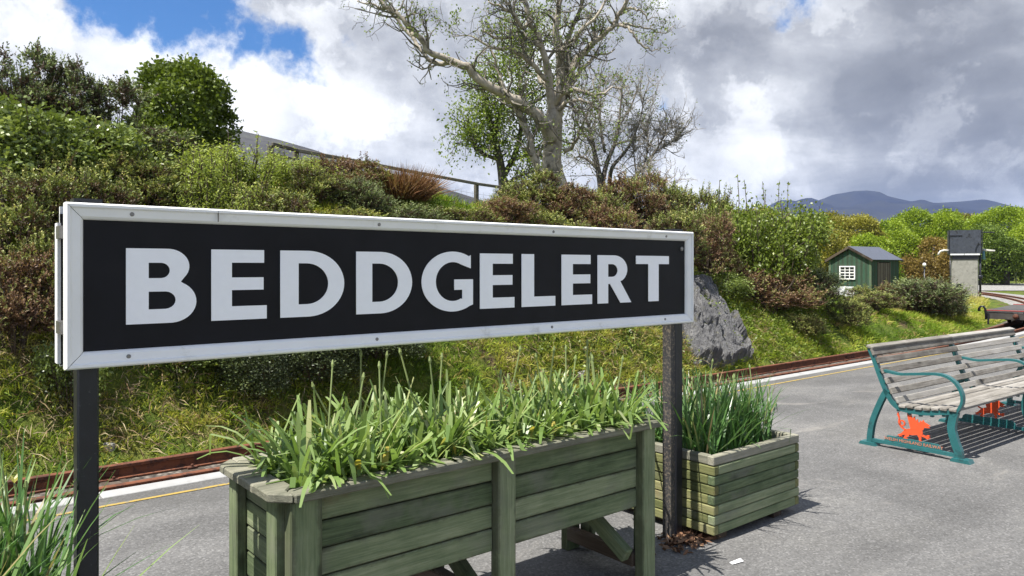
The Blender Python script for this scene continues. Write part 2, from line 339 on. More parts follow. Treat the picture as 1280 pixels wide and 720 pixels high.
# ------------------------------------------------------------------ object helpers
def link(name, me, mat=None, parent=None, loc=None, mtx=None):
    if mat is not None and not me.materials: me.materials.append(mat)
    o = bpy.data.objects.new(name, me); C.objects.link(o)
    if parent is not None: o.parent = parent
    if loc is not None: o.location = loc
    if mtx is not None: o.matrix_basis = mtx
    return o
def thing(name, label, cat, loc=(0, 0, 0), rz=0.0, group=None):
    o = bpy.data.objects.new(name, None); C.objects.link(o)
    o.empty_display_size = .2; o.location = loc; o.rotation_euler = (0, 0, rz)
    return tag(o, label, cat, group)
def tag(o, label=None, cat=None, group=None, kind=None):
    if label: o['label'] = label
    if cat: o['category'] = cat
    if group: o['group'] = group
    if kind: o['kind'] = kind
    return o
def mesh(name, V, Fc, smooth=False, tint=None):
    me = bpy.data.meshes.new(name)
    me.from_pydata([tuple(v) for v in V], [], Fc)
    if smooth: me.polygons.foreach_set('use_smooth', [True] * len(me.polygons))
    if tint is not None:
        a = me.attributes.new('tint', 'FLOAT', 'FACE'); a.data.foreach_set('value', np.asarray(tint, dtype=np.float32))
    me.update(); return me
def quads_mesh(name, V, tint, smooth=False):
    """V (n,4,3): one quad per row"""
    n = len(V)
    me = bpy.data.meshes.new(name)
    me.vertices.add(n * 4); me.vertices.foreach_set('co', np.ascontiguousarray(V, dtype=np.float32).ravel())
    me.loops.add(n * 4); me.loops.foreach_set('vertex_index', np.arange(n * 4, dtype=np.int32))
    me.polygons.add(n); me.polygons.foreach_set('loop_start', np.arange(0, n * 4, 4, dtype=np.int32))
    me.update(calc_edges=True)
    a = me.attributes.new('tint', 'FLOAT', 'FACE'); a.data.foreach_set('value', np.asarray(tint, dtype=np.float32))
    me.validate(); return me
class MB:
    """collects simple solids into one mesh"""
    def __init__(s): s.v = []; s.f = []
    def add(s, V, Fc):
        k = len(s.v); s.v += [Vector(v) for v in V]; s.f += [tuple(i + k for i in f) for f in Fc]; return s
    def box(s, a, b):
        x0, y0, z0 = a; x1, y1, z1 = b
        return s.add([(x0, y0, z0), (x1, y0, z0), (x1, y1, z0), (x0, y1, z0), (x0, y0, z1), (x1, y0, z1), (x1, y1, z1), (x0, y1, z1)],
                     [(0, 3, 2, 1), (4, 5, 6, 7), (0, 1, 5, 4), (1, 2, 6, 5), (2, 3, 7, 6), (3, 0, 4, 7)])
    def tube(s, pts, rad, n=6, cap=True):
        pts = [Vector(p) for p in pts]
        if not isinstance(rad, (list, tuple)): rad = [rad] * len(pts)
        base = len(s.v); up = Vector((.31, .52, .79)); prev = None
        for i, p in enumerate(pts):
            d = (pts[min(i + 1, len(pts) - 1)] - pts[max(i - 1, 0)])
            d = d.normalized() if d.length > 1e-9 else Vector((0, 0, 1))
            u = (prev - d * prev.dot(d)) if prev is not None else up.cross(d)
            if u.length < 1e-4: u = d.orthogonal()
            u.normalize(); w = d.cross(u); prev = u
            for k in range(n):
                a = 2 * PI * k / n
                s.v.append(p + (u * math.cos(a) + w * math.sin(a)) * rad[i])
        for i in range(len(pts) - 1):
            for k in range(n):
                a = base + i * n + k; b = base + i * n + (k + 1) % n
                s.f.append((a, b, b + n, a + n))
        if cap:
            s.f.append(tuple(base + k for k in reversed(range(n))))
            e = base + (len(pts) - 1) * n; s.f.append(tuple(e + k for k in range(n)))
        return s
    def lathe(s, prof, c=(0, 0, 0), n=12):
        base = len(s.v); c = Vector(c)
        for r, z in prof:
            for k in range(n):
                a = 2 * PI * k / n; s.v.append(c + Vector((r * math.cos(a), r * math.sin(a), z)))
        for i in range(len(prof) - 1):
            for k in range(n):
                a = base + i * n + k; b = base + i * n + (k + 1) % n; s.f.append((a, b, b + n, a + n))
        s.f.append(tuple(base + k for k in reversed(range(n)))); e = base + (len(prof) - 1) * n
        s.f.append(tuple(e + k for k in range(n))); return s
    def prism(s, poly, lo, hi, axis=2):
        """polygon in the two other axes, extruded along axis"""
        n = len(poly); V = []
        for h in (lo, hi):
            for (a, b) in poly:
                V.append({0: (h, a, b), 1: (a, h, b), 2: (a, b, h)}[axis])
        Fc = [tuple(reversed(range(n))), tuple(range(n, 2 * n))] + [(i, (i + 1) % n, n + (i + 1) % n, n + i) for i in range(n)]
        return s.add(V, Fc)
    def ribbon(s, pts, w, lo, hi, axis=0):
        """flat bar that follows a 2-D polyline, w wide, between lo and hi on axis"""
        P = [Vector(p) for p in pts]; L = []; R = []
        if not isinstance(w, (list, tuple)): w = [w] * len(P)
        for i, p in enumerate(P):
            d = (P[min(i + 1, len(P) - 1)] - P[max(i - 1, 0)]).normalized(); nn = Vector((-d.y, d.x))
            L.append(p + nn * w[i] / 2); R.append(p - nn * w[i] / 2)
        for i in range(len(P) - 1):
            s.prism([tuple(R[i]), tuple(R[i + 1]), tuple(L[i + 1]), tuple(L[i])], lo, hi, axis)
        return s
    def build(s, name, mat, parent=None, smooth=False, loc=None, fix=False):
        me = mesh(name, s.v, s.f, smooth)
        if fix:
            import bmesh
            bm = bmesh.new(); bm.from_mesh(me); bmesh.ops.recalc_face_normals(bm, faces=bm.faces); bm.to_mesh(me); bm.free()
        return link(name, me, mat, parent, loc)
def spline(pts, k=6):
    P = [Vector(p) for p in pts]; out = []
    for i in range(len(P) - 1):
        p0 = P[max(i - 1, 0)]; p1 = P[i]; p2 = P[i + 1]; p3 = P[min(i + 2, len(P) - 1)]
        for j in range(k):
            t = j / k
            out.append(.5 * ((2 * p1) + (p2 - p0) * t + (2 * p0 - 5 * p1 + 4 * p2 - p3) * t * t + (3 * p1 - p0 - 3 * p2 + p3) * t ** 3))
    out.append(P[-1]); return out
_pl = {}
def plank_mesh(L, w, t, c, mat):
    key = (round(L, 3), round(w, 3), round(t, 3), mat.name)
    if key in _pl: return _pl[key]
    V = []; idx = {}
    for sx in (-1, 1):
        for sy in (-1, 1):
            for sz in (-1, 1):
                for ax in range(3):
                    d = [c, c, c]; d[ax] = 0
                    V.append((sx * (L / 2 - d[0]), sy * (w / 2 - d[1]), sz * (t / 2 - d[2]))); idx[(sx, sy, sz, ax)] = len(V) - 1
    Fc = []
    S = (-1, 1)
    for s_ in S:
        Fc.append([idx[(s_, a, b, 0)] for a, b in ((-1, -1), (1, -1), (1, 1), (-1, 1))])
        Fc.append([idx[(a, s_, b, 1)] for a, b in ((-1, -1), (1, -1), (1, 1), (-1, 1))])
        Fc.append([idx[(a, b, s_, 2)] for a, b in ((-1, -1), (1, -1), (1, 1), (-1, 1))])
    for a in S:
        for b in S:
            Fc.append([idx[(-1, a, b, 1)], idx[(1, a, b, 1)], idx[(1, a, b, 2)], idx[(-1, a, b, 2)]])
            Fc.append([idx[(a, -1, b, 0)], idx[(a, 1, b, 0)], idx[(a, 1, b, 2)], idx[(a, -1, b, 2)]])
            Fc.append([idx[(a, b, -1, 0)], idx[(a, b, 1, 0)], idx[(a, b, 1, 1)], idx[(a, b, -1, 1)]])
            for d in S: Fc.append([idx[(a, b, d, 0)], idx[(a, b, d, 1)], idx[(a, b, d, 2)]])
    me = mesh('plank', V, Fc)
    import bmesh
    bm = bmesh.new(); bm.from_mesh(me); bmesh.ops.recalc_face_normals(bm, faces=bm.faces); bm.to_mesh(me); bm.free()
    me.materials.append(mat); _pl[key] = me; return me
def plank(name, parent, a, b, w, t, mat, up=(0, 0, 1), c=.004):
    """board from a to b (centre line), t thick along up, w wide"""
    a, b = Vector(a), Vector(b); x = (b - a).normalized(); z = Vector(up); z = (z - x * z.dot(x)).normalized(); y = z.cross(x)
    me = plank_mesh((b - a).length, w, t, c, mat)
    mt = Matrix((x, y, z)).transposed().to_4x4(); mt.translation = (a + b) / 2
    return link(name, me, None, parent, mtx=mt)
def copy_tree(o, parent=None):
    c = o.copy(); C.objects.link(c)
    if parent is not None: c.parent = parent
    for ch in list(o.children): copy_tree(ch, c)
    return c
def curve_mesh(name, loops, extrude):
    cu = bpy.data.curves.new(name, 'CURVE'); cu.dimensions = '2D'; cu.fill_mode = 'BOTH'; cu.extrude = extrude
    for lp in loops:
        sp = cu.splines.new('POLY'); sp.points.add(len(lp) - 1); sp.use_cyclic_u = True
        for p, q in zip(sp.points, lp): p.co = (q[0], q[1], 0, 1)
    return to_mesh(name, cu)
def to_mesh(name, cu):
    o = bpy.data.objects.new(name, cu); C.objects.link(o)
    dg = bpy.context.evaluated_depsgraph_get(); dg.update()
    me = bpy.data.meshes.new_from_object(o.evaluated_get(dg)); me.name = name
    bpy.data.objects.remove(o); bpy.data.curves.remove(cu); return me

# ------------------------------------------------------------------ the lie of the land
YT, XC, RC = 6.56, 14.5, 75.0             # track centre line, where it starts to curve, radius
def trk(t, s):
    """t metres along the track, s metres to its far side"""
    if t <= XC: return (t, YT + s)
    a = (t - XC) / RC
    return (XC + (RC - s) * math.sin(a), YT + RC - (RC - s) * math.cos(a))
def vnoise(x, y, seed=0):
    xi = np.floor(x).astype(np.int64); yi = np.floor(y).astype(np.int64); fx = x - xi; fy = y - yi
    fx = fx * fx * (3 - 2 * fx); fy = fy * fy * (3 - 2 * fy)
    def h(a, b):
        n = (a * 374761393 + b * 668265263 + seed * 982451653) & 0x7fffffff
        n = ((n ^ (n >> 13)) * 1274126177) & 0x7fffffff
        return ((n ^ (n >> 16)) & 0xffff) / 65535.0
    return (h(xi, yi) * (1 - fx) + h(xi + 1, yi) * fx) * (1 - fy) + (h(xi, yi + 1) * (1 - fx) + h(xi + 1, yi + 1) * fx) * fy
def sdist(X, Y):
    return np.where(X <= XC, Y - YT, RC - np.hypot(X - XC, Y - YT - RC))
def ground(X, Y):
    X = np.asarray(X, dtype=float); Y = np.asarray(Y, dtype=float)
    s = sdist(X, Y)
    H = np.interp(X, [-60, 2, 8, 11.5, 14.5, 18, 24, 32, 50, 80], [2.9, 2.85, 2.75, 2.5, 1.75, .95, .42, .16, .06, .0])
    w = 3.1 + .5 * (vnoise(X * .45, Y * .1, 3) - .5)
    t = np.clip((s - .95) / w, 0, 1)
    f = 1 - (1 - t) ** 1.55
    base = np.interp(s, [-1.2, -.9, .75, 1.0, 2.2, 4], [-.30, -.30, -.30, -.2, -.15, -.1])
    base = np.where(X > 36, np.maximum(base, -.26), base)
    rough = np.clip((s - .9) / .6, 0, 1) * np.clip(1 - (s - 10) / 20, 0, 1)
    n = (vnoise(X * 1.3, Y * 1.3, 1) - .5) * .26 + (vnoise(X * 3.4, Y * 3.4, 2) - .5) * .14 + (vnoise(X * .5, Y * .5, 5) - .5) * .25
    far = np.clip((s - 4) / 60, 0, 1) * np.clip((18 - X) / 10, 0, 1) * .6
    return base + H * f + rough * n * np.clip(H * .6 + .25, 0, 1) * .8 + far
def gz(x, y): return float(ground(x, y))

xs = np.unique(np.concatenate([np.array([-4600, -2500, -1200, -500, -200, -80, -40, -20, -12, -8]), np.arange(-6, 30, .22), np.arange(30, 62, .7), np.arange(62, 130, 5), np.array([140, 170, 220, 300, 450, 700, 1100, 1800, 3000, 4600])]))
ys = np.unique(np.concatenate([np.array([-4600, -2500, -1000, -300, -100, -40, -15, -6, 0, 4]), np.arange(5, 15, .2), np.arange(15, 40, .7), np.arange(40, 130, 5), np.array([140, 180, 250, 400, 700, 1100, 1800, 3000, 4600])]))
GX, GY = np.meshgrid(xs, ys)
GZ = ground(GX, GY)
nx = len(xs)
gv = np.stack([GX.ravel(), GY.ravel(), GZ.ravel()], 1)
ii = np.arange(len(xs) * len(ys)).reshape(len(ys), nx)
gf = np.stack([ii[:-1, :-1].ravel(), ii[:-1, 1:].ravel(), ii[1:, 1:].ravel(), ii[1:, :-1].ravel()], 1)
go = link('ground', mesh('ground', gv, gf.tolist(), True), M['ground']); tag(go, kind='structure')

# platform: asphalt deck, coping stones, yellow line
TE = 34.0
ts = list(np.arange(-9, XC, 1.0)) + list(np.arange(XC, TE + .01, .75))
mb = MB(); n = len(ts)
V = []
for t in ts:
    a = trk(t, -.99); V += [(a[0], a[1], 0), (a[0], -4.5, 0), (a[0], a[1], -.45), (a[0], -4.5, -.45)]
Fc = []
for i in range(n - 1):
    k = 4 * i
    Fc += [(k, k + 1, k + 5, k + 4), (k, k + 4, k + 6, k + 2), (k + 1, k + 3, k + 7, k + 5)]
k = 4 * (n - 1); Fc += [(k, k + 1, k + 3, k + 2), (0, 2, 3, 1)]
plat = link('platform', mesh('platform', V, Fc), M['asphalt']); tag(plat, kind='structure')
t = -9.0
while t < TE - .9:
    a, b = trk(t + .006, -.905), trk(t + .91 - .006, -.905)
    plank('coping_stone', plat, (a[0], a[1], -.11), (b[0], b[1], -.11), .17, .226, M['coping'], c=.006); t += .91
V = []; Fc = []
for i, t in enumerate(ts):
    a, b = trk(t, -1.168), trk(t, -1.205); V += [(a[0], a[1], .004), (b[0], b[1], .004)]
    if i: Fc.append((2 * i - 2, 2 * i - 1, 2 * i + 1, 2 * i))
link('painted_line', mesh('painted_line', V, Fc), M['yellow'], plat)

# ballast and railway track
def strip(name, t0, t1, s0, s1, z, mat, step=.8):
    V = []; Fc = []
    tt = np.arange(t0, t1, step)
    for i, t in enumerate(tt):
        for j, s in enumerate(np.linspace(s0, s1, 4)): V.append((*trk(t, s), z - (.05 if j in (0, 3) else 0)))
        if i:
            for j in range(3): q = 4 * (i - 1) + j; Fc.append((q, q + 1, q + 5, q + 4))
    return tag(link(name, mesh(name, V, Fc), mat), kind='structure')
strip('track_bed', -9, 30, -.80, .92, -.225, M['ballast'])
strip('track_bed', 29.2, 110, -2.4, 1.6, -.20, M['ballast_pale'])
track = thing('railway_track', 'rusty narrow gauge track curving along the foot of the grassy bank', 'railway track', (0, YT, -.22))
off = Vector((0, -YT, .22))
def railbody(s):
    prof = [(-.045, 0), (.045, 0), (.045, .012), (.009, .024), (.009, .085), (.029, .092), (.029, .116), (.022, .122), (-.022, .122), (-.029, .116), (-.029, .092), (-.009, .085), (-.009, .024), (-.045, .012)]
    V = []; Fc = []; m = len(prof)
    tt = list(np.arange(-9, XC, 2.0)) + list(np.arange(XC, 105, .9))
    for i, t in enumerate(tt):
        for (u, z) in prof:
            p = trk(t, s + u); V.append(Vector((p[0], p[1], z - .22)) + off)
        if i:
            for k in range(m): a = m * (i - 1) + k; b = m * (i - 1) + (k + 1) % m; Fc.append((a, a + m, b + m, b))
    return mesh('rail', V, Fc)
for s in (-.325, .325): link('rail', railbody(s), M['rust'], track)
t = -8.6; rng = random.Random(4)
while t < 70:
    a, b = trk(t, -.62), trk(t, .62)
    pa = Vector((a[0], a[1], -.272 + rng.uniform(-.006, .004))) + off; pb = Vector((b[0], b[1], -.272 + rng.uniform(-.006, .004))) + off
    plank('sleeper', track, pa, pb, .2, .1, M['sleeper_wood'], c=.008)
    if -2 < t < 20:
        for s in (-.325, .325):
            for e in (-.065, .065):
                c_ = trk(t, s + e)
                clipm = bpy.data.meshes.get('rail_clip')
                if clipm is None:
                    q = MB().box((-.04, -.022, 0), (.04, .022, .014)); q.lathe([(.013, .014), (.013, .034), (.008, .038)], n=6); clipm = mesh('rail_clip', q.v, q.f); clipm.name = 'rail_clip'
                link('rail_clip', clipm, M['rust_dark'], track, Vector((c_[0], c_[1], -.219)) + off)
    t += .62
# fishplates where the rail lengths meet
for t in (1.2, 7.6, 14.0):
    for s in (-.325, .325):
        for sd in (-1, 1):
            q = MB().box((-.17, sd * .010 if sd > 0 else -.022, .03), (.17, .022 if sd > 0 else -.010, .078))
            for bx in (-.12, -.04, .04, .12): q.box((bx - .011, sd * .022 if sd > 0 else -.036, .044), (bx + .011, .036 if sd > 0 else -.022, .066))
            p = trk(t, s); q.build('fishplate', M['rust_dark'], track, loc=Vector((p[0], p[1], -.22)) + off, fix=True)

# far path
V = []; Fc = []
us = np.linspace(1030, 1600, 40)
for i, u in enumerate(us):
    for k in range(10):
        p = at(u, 400, 56 - (u - 1200) * .004 + k * 2.6); V.append((p.x, p.y, gz(p.x, p.y) + .05))
    if i:
        for k in range(9): a = 10 * (i - 1) + k; Fc.append((a, a + 10, a + 11, a + 1))
tag(link('path', mesh('path', V, Fc), M['path']), kind='structure')

# mountains and the slate hill
def ridge(name, prof, d, back, front, mat, seed, amp, zb=-1.0):
    cols = np.linspace(prof[0][0], prof[-1][0], 170); P = np.array(prof, float)
    top = np.interp(cols, P[:, 0], P[:, 1]); V = []; rows = np.linspace(-1, 1, 61)
    hw = at(cols[1], 300, d) - at(cols[0], 300, d)
    for j, v in enumerate(rows):
        dd = d + (v * front if v < 0 else v * back)
        for i, c in enumerate(cols):
            a, b = ray(c); zt = (HZ - top[i]) / F * d + EYE
            e = np.interp((c - cols[0]) / (cols[-1] - cols[0]), [0, .06, .94, 1], [0, 1, 1, 0])
            x, y = a * d + math.cos(TH) * (dd - d), b * d + math.sin(TH) * (dd - d)
            q = abs(v)
            f_ = (1 - q) ** 1.15
            nn = 0.0
            for o_, (fr, am) in enumerate(((1 / 420., 1), (1 / 170., .5), (1 / 70., .22))):
                sc = d / 3500.
                nn += (float(vnoise(np.array(x / sc * fr), np.array(y / sc * fr), seed + o_)) - .5) * am
            z = zt * f_ * e + nn * amp * min(1, q * 5) * min(1, (1 - q) * 4) * e
            V.append((x, y, max(zb, z) if q < .999 else zb))
    m = len(cols); I = np.arange(m * len(rows)).reshape(len(rows), m)
    Fc = np.stack([I[:-1, :-1].ravel(), I[:-1, 1:].ravel(), I[1:, 1:].ravel(), I[1:, :-1].ravel()], 1).tolist()
    return tag(link(name, mesh(name, V, Fc, True), mat), kind='structure')
ridge('mountain', [(700, 310), (800, 285), (880, 272), (930, 271), (955, 260), (975, 250), (990, 250), (1004, 254), (1018, 252), (1030, 248), (1042, 243), (1056, 241), (1066, 239), (1085, 238), (1100, 240), (1110, 245), (1122, 248), (1145, 253), (1172, 253.5), (1200, 252), (1230, 249), (1244, 252), (1256, 260), (1275, 272), (1300, 280), (1360, 286), (1450, 295), (1600, 310)],
      3000, 1300, 1500, M['mountain'], 11, 130)
ridge('slate_hill', [(60, 300), (150, 215), (220, 172), (262, 160), (300, 163), (350, 175), (395, 188), (425, 199), (470, 212), (520, 224), (570, 240), (640, 262), (720, 290), (800, 320)],
      420, 160, 200, M['slate_hill'], 23, 10)

# ------------------------------------------------------------------ foliage makers
RG = np.random.default_rng(7)
def unit(v): return v / np.maximum(np.linalg.norm(v, axis=-1, keepdims=True), 1e-9)
def rdir(n): return unit(RG.normal(size=(n, 3)))
def leaf_quads(P, D, L, Wd, mid=.45, sag=0.0):
    """diamond leaves: base P, direction D, length L, width Wd"""
    n = len(P); L = np.broadcast_to(np.asarray(L, float), (n,))[:, None]; Wd = np.broadcast_to(np.asarray(Wd, float), (n,))[:, None]
    S = unit(np.cross(D, rdir(n)))
    m = P + D * L * mid
    tip = P + D * L; tip = tip - np.array([0, 0, 1.0]) * (sag * L)
    return np.stack([P, m + S * Wd / 2, tip, m - S * Wd / 2], 1)
def blob_set(R, H, k, rng, lo=.30, hi=.5, zmin=.16, top=.82):
    """overlapping balls that make up a crown, R half width, H height"""
    out = []
    for i in range(k):
        a = rng.uniform(0, 2 * PI); u = math.sqrt(rng.uniform(0, 1)); z = rng.uniform(zmin, top)
        taper = math.sqrt(max(.15, 1 - ((z - .35) / .75) ** 2))
        r = rng.uniform(lo, hi) * min(R, H * .6)
        out.append((np.array([math.cos(a) * u * (R - r * .8) * taper, math.sin(a) * u * (R - r * .8) * taper, z * H]), r))
    return out
def blob_points(bl, n, depth=.25):
    r = np.array([b[1] for b in bl]); c = np.array([b[0] for b in bl])
    k = RG.choice(len(bl), size=n, p=r ** 2 / np.sum(r ** 2))
    d = rdir(n); d[:, 2] = np.where(d[:, 2] < -.45, -d[:, 2], d[:, 2])
    q = 1 - RG.random(n) ** 2 * depth
    p = c[k] + d * (r[k] * q)[:, None]
    dist = np.linalg.norm(p[:, None] - c[None], axis=2) / r[None]
    dist[np.arange(n), k] = 9
    ok = (dist.min(1) > .86) & (p[:, 2] > .02)
    return p[ok], d[ok], q[ok]
def stems_mesh(R, H, k, rng, r0=.022, seg=4, up=.25):
    mb = MB()
    for i in range(k):
        a = rng.uniform(0, 2 * PI); u = rng.uniform(.15, .85)
        tip = Vector((math.cos(a) * R * u * 1.1, math.sin(a) * R * u * 1.1, H * rng.uniform(.5, 1.0)))
        b = Vector((math.cos(a) * R * .12, math.sin(a) * R * .12, -.12))
        pts = []
        for j in range(seg + 1):
            t_ = j / seg; p = b.lerp(tip, t_); p.z = b.z + (tip.z - b.z) * (t_ ** (1 - up)); p += Vector((rng.uniform(-1, 1), rng.uniform(-1, 1), rng.uniform(-.5, .5))) * .05 * R
            pts.append(p)
        mb.tube(pts, [r0 * (1 - .75 * j / seg) for j in range(seg + 1)], 5, False)
    return mesh('stems', mb.v, mb.f, True)

def gorse_mesh(R, H, seed, brown=.25, dens=125, sprig=.21, leaf=.055, lw=.019):
    global RG
    RG = np.random.default_rng(seed); rng = random.Random(seed)
    bl = blob_set(R, H, 30, rng, .13, .36)
    area = sum(4 * PI * b[1] ** 2 for b in bl)
    p, d, q = blob_points(bl, int(area * dens), .3)
    sh = []
    for i in range(46):                                  # leading shoots that stand clear of the bush
        j = rng.randrange(len(p)); c_ = p[j]; dv = unit(d[j] * .7 + np.array([0, 0, .7]) + RG.normal(size=3) * .25); ll = rng.uniform(.1, .34) * min(1, R)
        sh += [(c_ + dv * ll * q_, dv) for q_ in np.linspace(.1, 1, 5)]
    p = np.concatenate([p, np.array([a_ for a_, _ in sh])]); d = np.concatenate([d, np.array([b_ for _, b_ in sh])])
    n = len(p); ax = unit(d * .75 + np.array([0, 0, .6]) + RG.normal(size=(n, 3)) * .3)
    clump = vnoise(p[:, 0] * 3.2 / max(R, .5) + 50, p[:, 2] * 3.2 / max(R, .5) + p[:, 1] * 2.3 + 50, seed)
    ln = sprig * RG.uniform(.6, 1.35, n)
    m = 15
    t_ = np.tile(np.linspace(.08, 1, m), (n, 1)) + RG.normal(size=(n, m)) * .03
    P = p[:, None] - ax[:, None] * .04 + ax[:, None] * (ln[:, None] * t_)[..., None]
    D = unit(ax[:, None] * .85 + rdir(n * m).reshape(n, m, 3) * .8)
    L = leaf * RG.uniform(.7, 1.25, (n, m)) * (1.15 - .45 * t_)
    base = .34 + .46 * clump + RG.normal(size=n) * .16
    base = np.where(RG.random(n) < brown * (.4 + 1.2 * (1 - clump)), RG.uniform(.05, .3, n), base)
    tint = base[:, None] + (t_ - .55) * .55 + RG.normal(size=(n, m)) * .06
    Q = leaf_quads(P.reshape(-1, 3), D.reshape(-1, 3), L.ravel(), lw * RG.uniform(.8, 1.3, n * m))
    # dry brown twigs inside the bush
    p2, d2, q2 = blob_points([(b[0], b[1] * .84) for b in bl], int(area * dens * 1.3), .5)
    Q2 = leaf_quads(p2, unit(d2 + rdir(len(p2)) * .9 + np.array([0, 0, .4])), RG.uniform(.05, .13, len(p2)), .012)
    return quads_mesh('foliage', np.clip(np.concatenate([Q, Q2]), -9, 9), np.clip(np.concatenate([tint.ravel(), RG.uniform(0, .25, len(Q2))]), 0, 1))
def broad_mesh(R, H, seed, leaf=.062, lw=.042, dens=150, per=9, k=16, lo=.26, hi=.46, spread=.09, zmin=.16, depth=.3, droop=.15, light=.0, upw=.4):
    global RG
    RG = np.random.default_rng(seed); rng = random.Random(seed)
    bl = blob_set(R, H, k, rng, lo, hi, zmin)
    area = sum(4 * PI * b[1] ** 2 for b in bl)
    p, d, q = blob_points(bl, int(area * dens), depth)
    n = len(p)
    clump = vnoise(p[:, 0] * 2.6 / R + 50, p[:, 2] * 2.6 / R + p[:, 1] * 1.9 / R + 50, seed)
    P = p[:, None] + RG.normal(size=(n, per, 3)) * spread
    D = unit(d[:, None] * .7 + np.array([0, 0, upw]) + rdir(n * per).reshape(n, per, 3) * .9)
    tint = (.30 + .45 * clump + light + RG.normal(size=n) * .08)[:, None] + RG.normal(size=(n, per)) * .13
    Q = leaf_quads(P.reshape(-1, 3), D.reshape(-1, 3), leaf * RG.uniform(.6, 1.3, n * per), lw * RG.uniform(.7, 1.25, n * per), .5, droop)
    return quads_mesh('foliage', Q, np.clip(tint.ravel(), 0, 1))
def willow_meshes(R, H, seed, k=46, leaf=.055, lw=.020, per=46, whips=5, fill=.5):
    """upright leafy stems; returns foliage mesh, stems mesh"""
    global RG
    RG = np.random.default_rng(seed); rng = random.Random(seed); mb = MB(); Ps = []; Ds = []; Ts = []
    for i in range(k):
        a = rng.uniform(0, 2 * PI); u = math.sqrt(rng.random()); whip = i < whips
        hh = H * (rng.uniform(.95, 1.06) if whip else rng.uniform(.66, .95) * (1 - .18 * u))
        b = Vector((math.cos(a) * R * .4 * u, math.sin(a) * R * .4 * u, -.1))
        tip = Vector((math.cos(a) * R * u, math.sin(a) * R * u, hh))
        pts = []
        for j in range(6):
            t_ = j / 5; p = b.lerp(tip, t_); bow = math.sin(t_ * PI) * .12 * R; p += Vector((math.cos(a), math.sin(a), 0)) * bow + Vector((rng.uniform(-1, 1), rng.uniform(-1, 1), 0)) * .035 * R
            pts.append(p)
        mb.tube(pts, [.014 * (1 - .75 * j / 5) for j in range(6)], 4, False)
        sp = np.array([tuple(x) for x in spline(pts, 5)]); m = per if not whip else per // 2
        idx = RG.uniform(.25, 1, m) * (len(sp) - 1); i0 = np.minimum(idx.astype(int), len(sp) - 2); fr = (idx - i0)[:, None]
        P = sp[i0] * (1 - fr) + sp[i0 + 1] * fr
        dr = unit(sp[i0 + 1] - sp[i0])
        if not whip: P = P + RG.normal(size=(m, 3)) * .075 * min(1.4, R)
        Ps.append(P); Ds.append(unit(dr * .8 + rdir(m))); Ts.append(np.clip(.35 + .3 * (idx / len(sp)) + RG.normal(size=m) * .16 + rng.uniform(-.12, .12), 0, 1))
        if not whip:
            # short side shoots
            for q in range(5):
                j = rng.randint(2, 4); s0 = pts[j]; sd = Vector((rng.uniform(-1, 1), rng.uniform(-1, 1), rng.uniform(.1, 1))).normalized() * rng.uniform(.15, .4) * R
                mb.tube([s0, s0 + sd * .5 + Vector((0, 0, .02)), s0 + sd], [.006, .004, .002], 3, False)
                mm = int(per * fill); tq = RG.random(mm)[:, None]
                Ps.append(np.array(s0)[None] + np.array(sd)[None] * tq + RG.normal(size=(mm, 3)) * .05); Ds.append(unit(np.array(sd)[None] + rdir(mm) * .6)); Ts.append(np.clip(.45 + RG.normal(size=mm) * .18, 0, 1))
    P = np.concatenate(Ps); D = np.concatenate(Ds); T = np.concatenate(Ts)
    Q = leaf_quads(P, D, leaf * RG.uniform(.6, 1.3, len(P)), lw * RG.uniform(.8, 1.25, len(P)), .45, .1)
    return quads_mesh('foliage', Q, T), mesh('stems', mb.v, mb.f, True)

KINDS = {}
NR, NH = .8, 1.3
def kind(name, mat, meshes, stems, nr=None, nh=None):
    for me in meshes: me.materials.append(M[mat])
    for me in stems:
        if not me.materials: me.materials.append(M['stem'])
    KINDS[name] = (meshes, stems, nr or NR, nh or NH)
def stemset(R, H, seed, k=34, r0=.016): return stems_mesh(R, H, k, random.Random(seed), r0)
# every kind at one nominal size (half width .8, height 1.3); a bush is a copy, scaled
NR, NH = .8, 1.3
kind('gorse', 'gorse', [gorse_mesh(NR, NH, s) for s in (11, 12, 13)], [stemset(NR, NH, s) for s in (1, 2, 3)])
kind('gorse_dark', 'gorse_dark', [gorse_mesh(NR, NH, s, .16, 150, .32, .060, .019) for s in (21, 22)], [stemset(NR, NH, s) for s in (4, 5)])
kind('gorse_tall', 'gorse_dark', [gorse_mesh(.55, 2.1, s, .22, 130, .19, .055, .020) for s in (25, 26, 27)], [stemset(.45, 1.65, s) for s in (24, 25, 26)], .55, 2.1)
kind('gorse_brown', 'gorse_brown', [gorse_mesh(NR, NH, s, .5) for s in (31, 32)], [stemset(NR, NH, s) for s in (6, 7)])
kind('glossy', 'glossy', [broad_mesh(NR, NH, s, .075, .048, 120, 7, k=30, lo=.14, hi=.36, spread=.08) for s in (41, 42)], [stemset(NR, NH, 8), stemset(NR, NH, 9)])
kind('holly', 'holly', [broad_mesh(NR, NH, s, .046, .030, 190, 9, k=34, lo=.15, hi=.36, spread=.07, zmin=.04) for s in (51, 52)], [stemset(NR, NH, 10), stemset(NR, NH, 14)])
a1 = willow_meshes(NR, NH, 61); a2 = willow_meshes(NR, NH, 62)
kind('willow', 'willow', [a1[0], a2[0]], [a1[1], a2[1]])
a1 = willow_meshes(NR, NH, 63, 64, .044, .025, 76, 7, .8); a2 = willow_meshes(NR, NH, 64, 64, .044, .025, 76, 7, .8)
kind('sallow', 'sallow', [a1[0], a2[0]], [a1[1], a2[1]])
kind('bramble', 'glossy', [broad_mesh(NR, NH, s, .065, .045, 90, 8, k=20, lo=.18, hi=.34, spread=.08, zmin=.08) for s in (71, 72)], [stemset(NR, NH, 15, 30, .008), stemset(NR, NH, 16, 30, .008)])
cnt = {}
